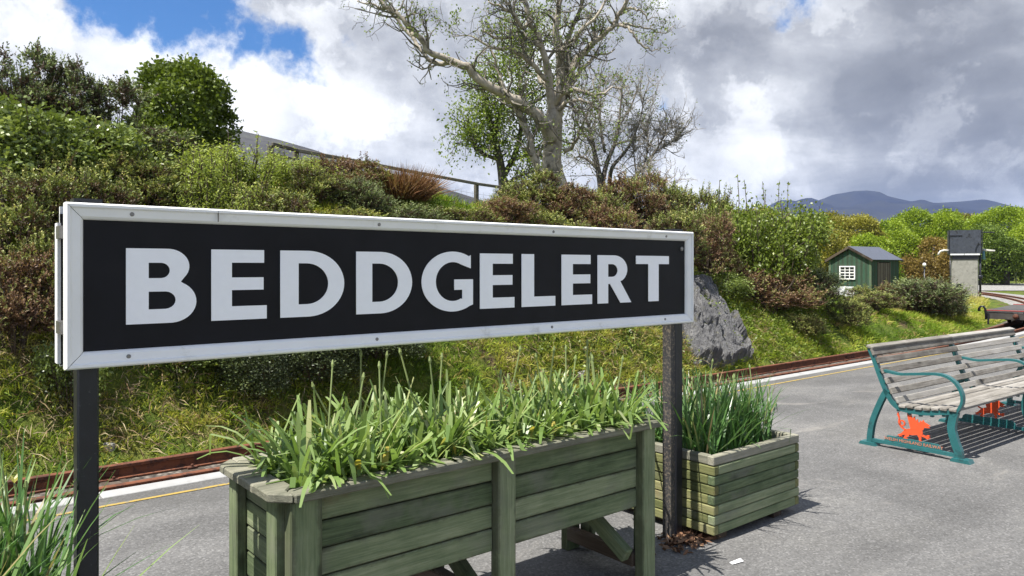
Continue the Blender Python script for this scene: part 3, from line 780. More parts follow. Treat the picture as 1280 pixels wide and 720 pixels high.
def bush(knd, px, s, ytop, hw, label, name, cat, group=None, sink=.06, ysq=1.0):
    X_, Y_ = ray(px); d = (YT + s) / Y_
    for _ in range(6):                                   # follow the curve of the track
        cur = float(sdist(np.array(X_ * d), np.array(Y_ * d))); d += (s - cur) / max(.35, Y_)
    x, y = X_ * d, Y_ * d; z = gz(x, y) - sink
    Rm = hw / F * d; Hm = EYE + (HZ - ytop) / F * d - z
    i = cnt.get(knd, 0); cnt[knd] = i + 1
    fol, st, nr, nh = KINDS[knd]
    t_ = thing(name, label, cat, (x, y, z), (i * 2.399) % (2 * PI), group)
    sc = (Rm / nr * 1.22, Rm / nr * 1.22 * ysq, Hm / nh * .98)
    for me, nm in ((fol[i % len(fol)], 'foliage'), (st[i % len(st)], 'stems')):
        o = link(nm, me, None, t_); o.scale = sc
    return t_
GB = 'gorse bushes along the railway bank'; WB = 'leafy green shrubs on the railway bank'; DB = 'dark dense bushes low on the bank'
G, S_ = 'gorse_bush', 'shrub'
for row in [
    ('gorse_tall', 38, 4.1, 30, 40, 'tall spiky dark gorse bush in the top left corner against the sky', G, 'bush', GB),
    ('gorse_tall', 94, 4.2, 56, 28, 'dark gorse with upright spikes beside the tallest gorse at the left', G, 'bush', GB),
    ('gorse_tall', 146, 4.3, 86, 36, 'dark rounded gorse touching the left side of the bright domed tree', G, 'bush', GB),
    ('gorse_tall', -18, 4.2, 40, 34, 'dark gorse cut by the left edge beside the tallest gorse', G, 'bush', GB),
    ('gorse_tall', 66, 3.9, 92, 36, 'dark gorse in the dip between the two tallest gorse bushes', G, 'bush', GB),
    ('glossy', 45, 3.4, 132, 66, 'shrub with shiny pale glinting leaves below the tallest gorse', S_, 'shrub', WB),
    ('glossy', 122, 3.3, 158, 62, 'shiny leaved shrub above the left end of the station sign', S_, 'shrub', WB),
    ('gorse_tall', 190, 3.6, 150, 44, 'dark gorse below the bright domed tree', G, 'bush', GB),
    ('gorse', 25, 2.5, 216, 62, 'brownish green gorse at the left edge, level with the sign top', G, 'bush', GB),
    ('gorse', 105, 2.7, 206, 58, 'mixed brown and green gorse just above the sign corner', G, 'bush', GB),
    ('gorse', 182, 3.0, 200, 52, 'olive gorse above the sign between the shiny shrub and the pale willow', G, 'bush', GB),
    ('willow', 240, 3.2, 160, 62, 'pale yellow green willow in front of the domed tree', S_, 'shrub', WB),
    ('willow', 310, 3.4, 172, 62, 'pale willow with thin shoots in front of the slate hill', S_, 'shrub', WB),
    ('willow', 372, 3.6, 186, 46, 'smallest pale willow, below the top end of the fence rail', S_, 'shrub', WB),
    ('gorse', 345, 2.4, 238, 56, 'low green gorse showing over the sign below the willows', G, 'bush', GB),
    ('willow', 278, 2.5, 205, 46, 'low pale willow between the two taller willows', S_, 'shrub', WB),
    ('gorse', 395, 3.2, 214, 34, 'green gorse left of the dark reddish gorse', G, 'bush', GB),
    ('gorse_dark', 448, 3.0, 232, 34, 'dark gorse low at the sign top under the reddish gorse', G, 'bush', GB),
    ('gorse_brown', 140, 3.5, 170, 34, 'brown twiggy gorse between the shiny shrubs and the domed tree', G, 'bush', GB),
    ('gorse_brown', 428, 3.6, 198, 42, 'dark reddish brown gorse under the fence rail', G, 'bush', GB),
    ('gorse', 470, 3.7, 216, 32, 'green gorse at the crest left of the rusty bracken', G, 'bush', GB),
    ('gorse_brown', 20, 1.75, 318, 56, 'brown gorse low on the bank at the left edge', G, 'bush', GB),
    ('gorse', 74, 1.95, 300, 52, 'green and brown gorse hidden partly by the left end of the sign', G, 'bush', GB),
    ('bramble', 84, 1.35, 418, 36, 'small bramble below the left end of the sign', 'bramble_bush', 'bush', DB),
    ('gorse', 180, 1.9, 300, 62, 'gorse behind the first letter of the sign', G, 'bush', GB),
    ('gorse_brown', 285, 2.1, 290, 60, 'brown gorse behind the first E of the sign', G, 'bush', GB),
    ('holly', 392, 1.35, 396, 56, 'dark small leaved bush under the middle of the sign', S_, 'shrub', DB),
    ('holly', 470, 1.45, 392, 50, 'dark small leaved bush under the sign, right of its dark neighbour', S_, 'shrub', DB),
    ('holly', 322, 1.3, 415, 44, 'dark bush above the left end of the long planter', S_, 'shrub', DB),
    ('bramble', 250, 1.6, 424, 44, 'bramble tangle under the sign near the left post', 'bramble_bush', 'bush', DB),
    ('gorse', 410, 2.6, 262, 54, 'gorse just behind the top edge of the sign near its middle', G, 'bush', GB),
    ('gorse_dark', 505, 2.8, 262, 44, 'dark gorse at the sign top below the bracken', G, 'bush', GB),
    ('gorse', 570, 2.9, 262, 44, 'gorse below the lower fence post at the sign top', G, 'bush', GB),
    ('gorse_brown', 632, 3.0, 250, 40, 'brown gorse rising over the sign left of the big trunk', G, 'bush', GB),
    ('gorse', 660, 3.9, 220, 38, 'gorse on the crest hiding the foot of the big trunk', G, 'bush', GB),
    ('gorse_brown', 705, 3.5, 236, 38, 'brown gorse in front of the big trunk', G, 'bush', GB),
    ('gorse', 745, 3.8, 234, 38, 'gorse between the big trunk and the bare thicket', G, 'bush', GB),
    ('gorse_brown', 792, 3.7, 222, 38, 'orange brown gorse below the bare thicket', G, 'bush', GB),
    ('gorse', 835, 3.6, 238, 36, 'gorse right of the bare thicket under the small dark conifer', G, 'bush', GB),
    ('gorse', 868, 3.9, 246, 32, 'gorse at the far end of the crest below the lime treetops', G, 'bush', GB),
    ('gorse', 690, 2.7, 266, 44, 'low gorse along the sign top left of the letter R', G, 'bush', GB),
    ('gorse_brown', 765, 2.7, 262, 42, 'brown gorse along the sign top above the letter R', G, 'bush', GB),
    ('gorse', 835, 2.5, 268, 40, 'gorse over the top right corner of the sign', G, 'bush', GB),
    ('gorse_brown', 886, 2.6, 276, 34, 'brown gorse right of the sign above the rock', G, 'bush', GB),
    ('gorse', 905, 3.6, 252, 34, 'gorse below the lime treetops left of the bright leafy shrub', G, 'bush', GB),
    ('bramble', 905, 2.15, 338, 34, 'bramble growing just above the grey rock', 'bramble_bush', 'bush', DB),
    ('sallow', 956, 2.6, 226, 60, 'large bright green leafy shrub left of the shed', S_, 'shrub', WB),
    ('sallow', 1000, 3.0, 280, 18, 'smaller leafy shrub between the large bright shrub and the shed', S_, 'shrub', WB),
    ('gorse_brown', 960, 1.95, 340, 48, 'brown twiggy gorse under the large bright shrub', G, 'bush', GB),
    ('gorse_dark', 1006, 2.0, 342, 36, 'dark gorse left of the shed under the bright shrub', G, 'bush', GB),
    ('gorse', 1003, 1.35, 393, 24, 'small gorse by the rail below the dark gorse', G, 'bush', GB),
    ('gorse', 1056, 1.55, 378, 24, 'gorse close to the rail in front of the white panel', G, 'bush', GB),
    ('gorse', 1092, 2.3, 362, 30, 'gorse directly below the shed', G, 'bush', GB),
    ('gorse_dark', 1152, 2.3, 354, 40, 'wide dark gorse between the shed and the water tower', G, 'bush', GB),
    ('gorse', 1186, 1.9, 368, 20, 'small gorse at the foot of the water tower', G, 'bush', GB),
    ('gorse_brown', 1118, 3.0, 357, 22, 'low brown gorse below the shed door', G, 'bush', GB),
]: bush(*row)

# dead bracken clump on the crest, dry grass by the tower
def tuft_quads(c, n, L, spread, wd, up=.9, jit=.35):
    a = RG.uniform(0, 2 * PI, n); r = spread * np.sqrt(RG.random(n))
    P = c + np.stack([np.cos(a) * r, np.sin(a) * r, np.zeros(n)], 1)
    lean = np.stack([np.cos(a), np.sin(a), np.zeros(n)], 1) * (r / max(spread, 1e-6) * .7)[:, None] + RG.normal(size=(n, 3)) * jit
    D = unit(lean * .8 + np.array([0, 0, up]))
    return P, D, L * RG.uniform(.55, 1.2, n)
RG = np.random.default_rng(81)
x, y = [c * (YT + 3.55) / ray(498)[1] for c in ray(498)]
P, D, L = tuft_quads(np.zeros(3), 2600, .62, .42, .01)
fern = thing('bracken_clump', 'rusty brown dead bracken clump on the crest under the fence', 'bracken', (x, y, gz(x, y) - .05))
link('fronds', quads_mesh('fronds', leaf_quads(P, D, L, .014, .4, .15), RG.random(2600)), M['straw'], fern)

# ------------------------------------------------------------------ grass of the bank (one mass)
RG = np.random.default_rng(91)
def grass_field(n_tuft, t0, t1, s0, s1, blades, L, wd, power=1.0):
    t_ = t0 + (t1 - t0) * RG.random(n_tuft) ** power; s = s0 + (s1 - s0) * RG.random(n_tuft)
    a = np.where(t_ > XC, (t_ - XC) / RC, 0)
    X = np.where(t_ > XC, XC + (RC - s) * np.sin(a), t_); Y = np.where(t_ > XC, YT + RC - (RC - s) * np.cos(a), YT + s)
    keep = vnoise(X * 1.1, Y * 1.6, 31) + .35 * RG.random(n_tuft) > .30
    X, Y, s = X[keep], Y[keep], s[keep]; n = len(X); Z = ground(X, Y) - .02
    hue = .32 + .95 * (vnoise(X * .62 + 9, Y * .9, 33) - .42) + .25 * (vnoise(X * 2.2, Y * 2.2, 34) - .5) + RG.normal(size=n) * .09
    hue = hue + .40 * np.exp(-((X - .8) / .55) ** 2 - ((s - 1.75) / .5) ** 2) + .22 * np.exp(-((X - 6.4) / .8) ** 2 - ((s - 2.0) / .5) ** 2)
    hue = np.where(RG.random(n) < .12, RG.uniform(.7, 1.0, n), hue)
    lt = L * RG.uniform(.5, 1.3, n) * (.7 + .9 * vnoise(X * 1.7, Y * 1.7, 37))
    c = np.stack([X, Y, Z], 1)
    P = c[:, None] + np.concatenate([RG.normal(size=(n, blades, 2)) * .045, np.zeros((n, blades, 1))], 2)
    D = unit(RG.normal(size=(n, blades, 3)) * .42 + np.array([0, -.30, .8]))
    Q = leaf_quads(P.reshape(-1, 3), D.reshape(-1, 3), (lt[:, None] * RG.uniform(.6, 1.2, (n, blades))).ravel(), wd * RG.uniform(.7, 1.3, n * blades), .4, .28)
    return Q, np.clip((hue[:, None] + RG.normal(size=(n, blades)) * .09).ravel(), 0, 1)
Q1, T1 = grass_field(9000, -1, 15, .92, 3.4, 15, .15, .010)
Q2, T2 = grass_field(5200, 14, 31, .92, 4.4, 12, .17, .014)
Q3, T3 = grass_field(2600, -1, 15, 3.4, 6.5, 14, .25, .011)
Q4, T4 = grass_field(1900, 30, 48, 1.9, 9, 12, .28, .022)
T4 = np.clip(T4 * .3 + .62, 0, 1)
gr = link('grass', quads_mesh('grass', np.concatenate([Q1, Q2, Q3, Q4]), np.concatenate([T1, T2, T3, T4])), M['grass'])
tag(gr, 'rough green and straw coloured grass covering the railway bank', 'grass', kind='stuff')
# dead stalks lying on the bank
RG = np.random.default_rng(92)
n = 4200; t_ = -1 + 16 * RG.random(n) ** 2.0; s = RG.uniform(.95, 2.6, n); keep = vnoise(t_ * .9, s * 1.7, 41) > .45; t_, s = t_[keep], s[keep]; n = len(t_)
P = np.stack([t_, YT + s, ground(t_, YT + s) + .02], 1); P = np.repeat(P, 5, 0) + RG.normal(size=(n * 5, 3)) * .05
Q = leaf_quads(P, unit(RG.normal(size=(len(P), 3)) * np.array([.8, .6, .5]) + np.array([0, -.5, -.25])), RG.uniform(.08, .26, len(P)), .009, .5, .2)
tag(link('dead_stalks', quads_mesh('dead_stalks', Q, RG.random(len(Q))), M['stalk_tan']), 'brown dead stalks and bracken litter on the bank', 'dead plants', kind='stuff')
# low leafy weeds
n = 2600; t_ = RG.uniform(-1, 16, n); s = RG.uniform(.95, 2.8, n); keep = vnoise(t_ * .8 + 4, s * 1.2, 43) > .52; t_, s = t_[keep], s[keep]; n = len(t_)
P = np.stack([t_, YT + s, ground(t_, YT + s) + .06], 1); P = np.repeat(P, 16, 0) + RG.normal(size=(n * 16, 3)) * np.array([.09, .09, .06])
Q = leaf_quads(P, unit(RG.normal(size=(len(P), 3)) + np.array([0, -.4, .6])), RG.uniform(.03, .07, len(P)), .034, .5, .1)
tag(link('weeds', quads_mesh('weeds', Q, np.clip(.5 + RG.normal(size=len(Q)) * .2, 0, 1)), M['sallow']), 'low leafy weeds growing among the bank grass', 'weeds', kind='stuff')

# grey rock outcrop right of the sign
import bmesh
def rock(name, label, loc, size, seed, group=None):
    bm = bmesh.new(); bmesh.ops.create_icosphere(bm, subdivisions=5, radius=1)
    rng = random.Random(seed)
    planes = [(Vector((rng.gauss(0, 1), rng.gauss(-.3, 1), rng.gauss(.2, .8))).normalized(), rng.uniform(.45, .85)) for _ in range(34)]
    co = np.array([v.co[:] for v in bm.verts])
    for v in bm.verts:
        p = v.co.copy()
        for nrm, dd in planes:
            e = p.dot(nrm) - dd
            if e > 0: p -= nrm * e
        v.co = p
    co = np.array([v.co[:] for v in bm.verts])
    lay = np.floor((co[:, 0] * .55 + co[:, 2] * .9 + co[:, 1] * .2) * 9 + vnoise(co[:, 0] * 3 + 9, co[:, 2] * 3 + 9, seed) * 2) % 2
    n2 = vnoise(co[:, 0] * 9 + 40, co[:, 2] * 9 + co[:, 1] * 6 + 40, seed + 1) - .5
    for v, l_, nn in zip(bm.verts, lay, n2): v.co = v.co * (1 + .012 * (l_ - .5) + .07 * nn)
    for v in bm.verts: v.co = Vector((v.co.x * size[0], v.co.y * size[1], v.co.z * size[2]))
    me = bpy.data.meshes.new('rock'); bm.to_mesh(me); bm.free()
    o = link(name, me, M['rock'], loc=loc); tag(o, label, 'rock', group); return o
def onbank(px, s):
    a, b = ray(px); d = (YT + s) / b; return a * d, b * d
def outcrop(t0, t1, s0, s1, seed):
    rng = random.Random(seed); nt_, ns_ = 150, 110
    T, S = np.meshgrid(np.linspace(t0, t1, nt_), np.linspace(s0, s1, ns_))
    seeds = [(rng.uniform(t0, t1), rng.uniform(s0, s1), rng.uniform(.12, .46), rng.gauss(.12, .28), rng.gauss(-.1, .30)) for _ in range(46)]
    wx = T + .16 * (vnoise(T * 5, S * 5, 61) - .5) + .05 * (vnoise(T * 17, S * 17, 62) - .5); wy = S + .16 * (vnoise(T * 5 + 30, S * 5, 63) - .5) + .05 * (vnoise(T * 17, S * 17 + 9, 64) - .5)
    D2 = np.stack([(wx - a) ** 2 * 2.4 + (wy - b) ** 2 * .8 for a, b, *_ in seeds]); o_ = np.argsort(D2, 0); k = o_[0]; k2 = o_[1]
    A = np.array(seeds)
    h = A[k, 2] + A[k, 3] * (T - A[k, 0]) + A[k, 4] * (S - A[k, 1])
    edge = np.sqrt(np.take_along_axis(D2, k2[None], 0)[0]) - np.sqrt(np.take_along_axis(D2, k[None], 0)[0])
    h = h - .12 * np.clip(1 - edge / .035, 0, 1)                                           # open cracks between the blocks
    h = h + .08 * (vnoise(T * 9, S * 9, 65) - .5) + .045 * (vnoise(T * 24, S * 24, 68) - .5) + .035 * (np.floor((T * 1.3 + S * .5) * 11 + vnoise(T * 4, S * 4, 66) * 2) % 2) * .8
    u = (T - t0) / (t1 - t0); v = (S - s0) / (s1 - s0)
    m_ = np.clip(np.minimum(np.minimum(u, 1 - u) * 5.0, np.minimum(v * 14, (1 - v) * 4.5)) + .7 * (vnoise(T * 3, S * 3, 67) - .5), 0, 1)
    Z = ground(T, YT + S); out = .74 * h * m_ - .16 * (1 - m_)
    V = np.stack([T + .10 * out, YT + S - .62 * out, Z + .78 * out], -1)
    o0 = np.array([t0 + .5 * (t1 - t0), YT + s0, 0])
    I = np.arange(nt_ * ns_).reshape(ns_, nt_)
    Fc = np.stack([I[:-1, :-1].ravel(), I[:-1, 1:].ravel(), I[1:, 1:].ravel(), I[1:, :-1].ravel()], 1).tolist()
    o = link('rock_outcrop', mesh('rock_outcrop', V.reshape(-1, 3) - o0, Fc), M['rock'], loc=tuple(o0)); return tag(o, 'broad fractured grey rock outcrop in the bank right of the sign', 'rock')
outcrop(9.75, 12.2, .93, 2.40, 12)
for px, s, sz, lb in ((212, 1.02, .085, 'small pale stone beside the rail just right of the left sign post'), (640, 1.05, .09, 'small grey stone in the grass above the long planter'), (727, 1.1, .12, 'flat grey stone in the grass left of the right sign post')):
    x, y = onbank(px if px > 300 else 138, s); st_ = rock('stone', lb, (x, y, gz(x, y) + .02), (sz, sz * .8, sz * .8), int(px), 'small stones beside the rail'); st_.data.materials.clear(); st_.data.materials.append(M['concrete'])

# ------------------------------------------------------------------ trees
def limb_points(row): return [at(px, py, d) for px, py, d, r in row], [r for *_, r in row]
def grow(mb, tips, p, d, L, r, lvl, rng, upb=.12, wig=.32, nseg=4, kids=(2, 4)):
    pts = [p]; q = p.copy(); dd = d.copy()
    for i in range(nseg):
        dd = (dd + Vector((rng.gauss(0, wig), rng.gauss(0, wig), rng.gauss(upb, wig)))).normalized() ; q = q + dd * L / nseg; pts.append(q.copy())
    mb.tube(pts, [max(.0035, r * (1 - .7 * i / nseg)) for i in range(nseg + 1)], 5 if r > .02 else 3, False)
    if lvl == 0: tips += [(pts[k], dd) for k in (nseg // 2, nseg)]
    else:
        for k in range(rng.randint(*kids)):
            t_ = rng.uniform(.3, 1); i = min(nseg - 1, int(t_ * nseg)); s0 = pts[i].lerp(pts[i + 1], t_ * nseg - i)
            sd = (dd * .7 + Vector((rng.gauss(0, .7), rng.gauss(0, .7), rng.gauss(.1, .6)))).normalized()
            grow(mb, tips, s0, sd, L * rng.uniform(.45, .7), r * .5, lvl - 1, rng, upb, wig, nseg, kids)
def tip_leaves(tips, per, spread, leaf, lw, seed, keep=1.0):
    global RG
    RG = np.random.default_rng(seed)
    T = np.array([tuple(t[0]) for t in tips]); T = T[RG.random(len(T)) < keep]
    P = np.repeat(T, per, 0) + RG.normal(size=(len(T) * per, 3)) * spread
    D = unit(RG.normal(size=P.shape) + np.array([0, 0, .2]))
    return leaf_quads(P, D, leaf * RG.uniform(.6, 1.3, len(P)), lw * RG.uniform(.7, 1.2, len(P)), .5, .2), np.clip(.5 + RG.normal(size=len(P)) * .2 + np.repeat(RG.normal(size=len(T)) * .12, per), 0, 1)

def old_tree():
    D0 = 16.6; base = at(697, 250, D0); base.z = gz(base.x, base.y) - .15
    t_ = thing('old_tree', 'old gnarled tree with thick pale trunk and sparse new leaves on the crest', 'tree', base)
    rng = random.Random(17)
    trunk = [(700, 262, D0, .31), (697, 235, D0, .275), (690, 208, D0, .25), (691, 180, D0, .235), (692, 155, D0, .225), (693, 138, D0, .20)]
    limbs = [
        [(693, 150, D0, .14), (687, 110, D0 - .1, .095), (682, 75, D0 - .3, .075), (672, 45, D0 - .5, .062), (660, 15, D0 - .6, .052), (652, -20, D0 - .6, .055), (640, -75, D0 - .6, .03), (632, -120, D0 - .6, .01)],
        [(694, 152, D0, .16), (700, 112, D0 + .2, .12), (700, 75, D0 + .3, .095), (696, 40, D0 + .4, .075), (700, 5, D0 + .4, .06), (708, -40, D0 + .4, .05), (715, -100, D0 + .4, .015)],
        [(694, 150, D0, .14), (706, 115, D0 + .4, .12), (716, 82, D0 + .5, .09), (735, 60, D0 + .5, .075), (755, 42, D0 + .4, .065), (770, 25, D0 + .3, .055), (783, 2, D0 + .2, .045), (795, -35, D0 + .2, .02), (803, -70, D0 + .2, .01)],
        [(690, 178, D0 - .1, .165), (676, 150, D0 - .4, .14), (655, 132, D0 - .6, .125), (632, 120, D0 - .8, .11), (605, 105, D0 - 1, .10), (588, 88, D0 - 1.1, .09), (566, 76, D0 - 1.2, .075), (540, 68, D0 - 1.3, .065), (526, 50, D0 - 1.4, .06), (510, 34, D0 - 1.4, .055), (495, 18, D0 - 1.5, .045), (476, 2, D0 - 1.5, .035), (452, -14, D0 - 1.5, .02), (430, -22, D0 - 1.5, .008)],
        [(567, 77, D0 - 1.2, .055), (552, 80, D0 - 1.1, .05), (536, 74, D0 - 1.0, .047), (521, 56, D0 - .9, .042), (507, 37, D0 - .8, .038), (488, 15, D0 - .8, .03), (468, 5, D0 - .8, .022), (446, 2, D0 - .8, .012)],
        [(713, 88, D0 + .5, .06), (708, 55, D0 + .6, .055), (722, 20, D0 + .7, .045), (735, -15, D0 + .7, .03), (745, -60, D0 + .7, .012)],
        [(663, 20, D0 - .6, .05), (655, 35, D0 - .7, .045), (640, 18, D0 - .9, .04), (625, 8, D0 - 1, .03), (610, 2, D0 - 1.1, .015)],
        [(678, 62, D0 - .4, .05), (660, 48, D0 - .6, .045), (640, 47, D0 - .8, .04), (622, 48, D0 - .9, .032), (605, 38, D0 - 1, .018)],
        [(683, 100, D0 - .2, .055), (662, 78, D0 - .5, .05), (640, 62, D0 - .7, .042), (615, 60, D0 - .9, .03), (590, 45, D0 - 1, .015), (566, 46, D0 - 1, .008)],
        [(768, 30, D0 + .3, .04), (782, 34, D0 + .1, .035), (793, 45, D0, .03), (801, 55, D0, .024), (812, 62, D0, .016), (826, 62, D0, .008)],
        [(765, 32, D0 + .3, .03), (780, 29, D0 + .5, .026), (797, 34, D0 + .6, .022), (812, 36, D0 + .6, .017), (829, 42, D0 + .6, .012), (843, 32, D0 + .6, .006)],
        [(782, 12, D0 + .2, .028), (794, 11, D0 + .1, .024), (802, 14, D0, .02), (809, 24, D0, .014), (818, 21, D0, .01), (824, 29, D0, .005)],
        [(694, 135, D0, .075), (700, 118, D0 - .3, .06), (720, 113, D0 - .5, .05), (745, 118, D0 - .6, .038), (765, 112, D0 - .6, .02), (785, 108, D0 - .6, .008)],
        [(698, 138, D0 - .1, .06), (712, 126, D0 - .5, .045), (730, 128, D0 - .7, .032), (752, 140, D0 - .8, .015)],
        [(700, 120, D0 + .2, .06), (715, 100, D0 + .4, .05), (730, 85, D0 + .6, .04), (745, 70, D0 + .8, .03), (768, 62, D0 + 1, .015)],
        [(697, 95, D0 + .3, .06), (705, 60, D0 + .1, .05), (730, 35, D0, .04), (752, 10, D0, .03), (765, -25, D0, .012)],
        [(690, 250, D0 - .15, .10), (679, 222, D0 - .4, .085), (668, 195, D0 - .5, .08), (660, 165, D0 - .5, .072), (645, 138, D0 - .5, .06), (632, 112, D0 - .4, .045), (622, 85, D0 - .3, .03), (612, 55, D0 - .3, .012)],
        [(690, 118, D0, .06), (676, 100, D0 + .3, .05), (668, 78, D0 + .5, .042), (650, 55, D0 + .6, .03), (645, 25, D0 + .6, .015)],
        [(706, 190, D0, .05), (720, 175, D0 - .3, .04), (728, 160, D0 - .4, .03), (745, 165, D0 - .5, .018), (760, 172, D0 - .5, .008)],
    ]
    inv = base
    def place(pts): return [p - inv for p in pts]
    mb = MB(); P, R = limb_points(trunk)
    P = spline(P, 5); R = list(.88 * np.interp(np.linspace(0, len(R) - 1, len(P)), range(len(R)), R))
    mb.tube(place(P), R, 18)
    for v in mb.v:
        nn = float(vnoise(np.array(v.x * 5 + 30), np.array(v.z * 3.2 + v.y * 4 + 30), 3)) - .5
        v.x += nn * .12; v.y += nn * .12
    for k in range(6):
        a = k / 6 * 2 * PI; b0 = P[0] - inv; rr = .34
        mb.tube([b0 + Vector((math.cos(a) * rr * 1.25, math.sin(a) * rr * 1.25, -.1)), b0 + Vector((math.cos(a) * rr * .85, math.sin(a) * rr * .85, .22)), b0 + Vector((math.cos(a) * rr * .6, math.sin(a) * rr * .6, .6))], [.13, .10, .05], 6)
    mb.build('trunk', M['bark_pale'], t_, True)
    tips = []; tw = MB()
    for li, row in enumerate(limbs):
        P, R = limb_points(row); ps = spline(P, 4); rs = list(np.interp(np.linspace(0, len(R) - 1, len(ps)), range(len(R)), R))
        ps = [p + Vector((rng.gauss(0, 1), rng.gauss(0, 1), rng.gauss(0, 1))) * .018 for p in ps]
        q = MB(); q.tube(place(ps), rs, 8); q.build('branch', M['bark_pale'], t_, True)
        ln = len(ps)
        for k in range(int(ln * {3: .55, 4: .5, 9: .5, 10: .5, 11: .4, 16: .7}.get(li, 1.05))):
            i = rng.randint(int(ln * .2), ln - 2); d = (ps[i + 1] - ps[i]).normalized()
            side = Vector((rng.gauss(0, 1), rng.gauss(0, 1), rng.gauss(.25, 1))).normalized()
            grow(tw, tips, ps[i] - inv, (d * .7 + side).normalized(), rng.uniform(.35, .95) * (1 if rs[i] > .03 else .6), min(.032, rs[i] * .5), 2 if rng.random() < .65 else 1, rng)
    tw.build('twigs', M['bark_twig'], t_)
    Q, T = tip_leaves(tips, 5, .06, .062, .04, 5, .24)
    link('foliage', quads_mesh('foliage', Q, T), M['lime_old'], t_)
    return t_
M['bark_twig'] = paint('grey_twig_bark', (.15, .135, .11), .9, var=.4, bstr=.2)
M['lime_old'] = leaf_mat('yellow_green_new_leaf', [(.0, (.06, .09, .018)), (.45, (.13, .185, .035)), (.8, (.20, .26, .055)), (1, (.28, .33, .09))], .35)
old_tree()

M['fresh'] = leaf_mat('fresh_tree_leaf', [(.0, (.06, .09, .014)), (.45, (.14, .20, .03)), (.8, (.22, .28, .05)), (1, (.30, .35, .09))], .35)
def leafy_tree():
    D0 = 20.0; base = at(628, 250, D0); base.z = gz(base.x, base.y) - .1
    t_ = thing('leafy_tree', 'fresh green leafy tree behind the left side of the old pale trunk', 'tree', base)
    rng = random.Random(23); tr = MB(); tips = []
    for row in ([(630, 255, D0, .14), (627, 215, D0, .12), (620, 180, D0, .095), (612, 150, D0, .07), (606, 122, D0, .045), (600, 95, D0, .02)],
                [(628, 222, D0, .09), (645, 190, D0 + .3, .075), (652, 150, D0 + .4, .055), (650, 110, D0 + .5, .035), (645, 70, D0 + .5, .02), (640, 35, D0 + .5, .01)],
                [(624, 200, D0, .06), (600, 190, D0 - .3, .045), (590, 175, D0 - .4, .03), (584, 158, D0 - .4, .012)],
                [(640, 200, D0, .06), (670, 190, D0 + .5, .04), (690, 180, D0 + .6, .02)],
                [(628, 232, D0, .06), (650, 220, D0 - .3, .04), (668, 214, D0 - .4, .015)],
                [(616, 165, D0, .05), (628, 130, D0 - .3, .04), (622, 95, D0 - .4, .02)],
                [(650, 140, D0, .05), (680, 120, D0 + .4, .035), (700, 100, D0 + .4, .015)], [(648, 110, D0, .04), (665, 60, D0 + .4, .03), (672, 20, D0 + .4, .012)]):
        P, R = limb_points(row); ps = spline(P, 4); rs = list(np.interp(np.linspace(0, len(R) - 1, len(ps)), range(len(R)), R))
        tr.tube([p - base for p in ps], rs, 7)
        for k in range(int(len(ps) * 2.3)):
            i = rng.randint(int(len(ps) * .25), len(ps) - 2); side = Vector((rng.gauss(0, 1), rng.gauss(0, 1), rng.gauss(.1, .8))).normalized()
            grow(tr, tips, ps[i] - base, ((ps[i + 1] - ps[i]).normalized() * .5 + side).normalized(), rng.uniform(.35, .9), .018, 1, rng)
    tr.build('trunk', M['bark_dark'], t_)
    Q, T = tip_leaves(tips, 12, .17, .08, .055, 6, .85)
    link('foliage', quads_mesh('foliage', Q, T), M['fresh'], t_)
leafy_tree()

def bare_thicket(name, label, cat, D0, stems, nk, seed, per, keep, mat, leafmat, xl, lvl=2):
    px0 = stems[0][0][0]; base = at(px0, 250, D0); base.z = gz(base.x, base.y) - .1
    t_ = thing(name, label, cat, base); rng = random.Random(seed); tr = MB(); tw = MB(); tips = []
    for row in stems:
        P = [at(a, b, D0 + dz) for a, b, dz, r in row]; R = [r for *_, r in row]
        ps = spline(P, 4); rs = list(np.interp(np.linspace(0, len(R) - 1, len(ps)), range(len(R)), R))
        tr.tube([p - base for p in ps], rs, 7)
        for k in range(int(len(ps) * nk)):
            i = rng.randint(int(len(ps) * .25), len(ps) - 2); side = Vector((rng.gauss(0, 1), rng.gauss(0, 1), rng.gauss(.35, .8))).normalized()
            grow(tw, tips, ps[i] - base, ((ps[i + 1] - ps[i]).normalized() * .6 + side).normalized(), rng.uniform(.3, .85) * xl, .016, lvl, rng)
    tr.build('trunk', M['bark_dark'], t_, True); tw.build('twigs', mat, t_)
    Q, T = tip_leaves(tips, per, .05, .055, .035, seed, keep)
    link('foliage', quads_mesh('foliage', Q, T), M[leafmat], t_)
bare_thicket('bare_tree', 'dark small tree with dense bare twigs right of the old pale trunk', 'tree', 18.5,
    [[(752, 252, 0, .09), (750, 225, 0, .08), (744, 195, 0, .06), (738, 165, 0, .045), (730, 140, 0, .02)], [(752, 235, 0, .07), (758, 205, .2, .06), (770, 175, .3, .045), (775, 140, .3, .03), (778, 105, .3, .012)],
     [(762, 235, 0, .06), (765, 210, -.2, .05), (785, 185, -.3, .035), (800, 150, -.3, .02), (805, 120, -.3, .008)], [(750, 215, 0, .045), (735, 200, .3, .035), (722, 195, .4, .015)], [(756, 190, 0, .04), (750, 150, .4, .03), (752, 115, .4, .012)], [(770, 180, 0, .035), (800, 170, .3, .02), (815, 150, .4, .008)],
     [(772, 160, .2, .03), (790, 130, .5, .02), (798, 105, .6, .01)], [(742, 180, .2, .03), (725, 160, .3, .02), (715, 130, .3, .01)]], 1.5, 31, 3, .22, M['twig_pale'], 'lime_old', 1.0)
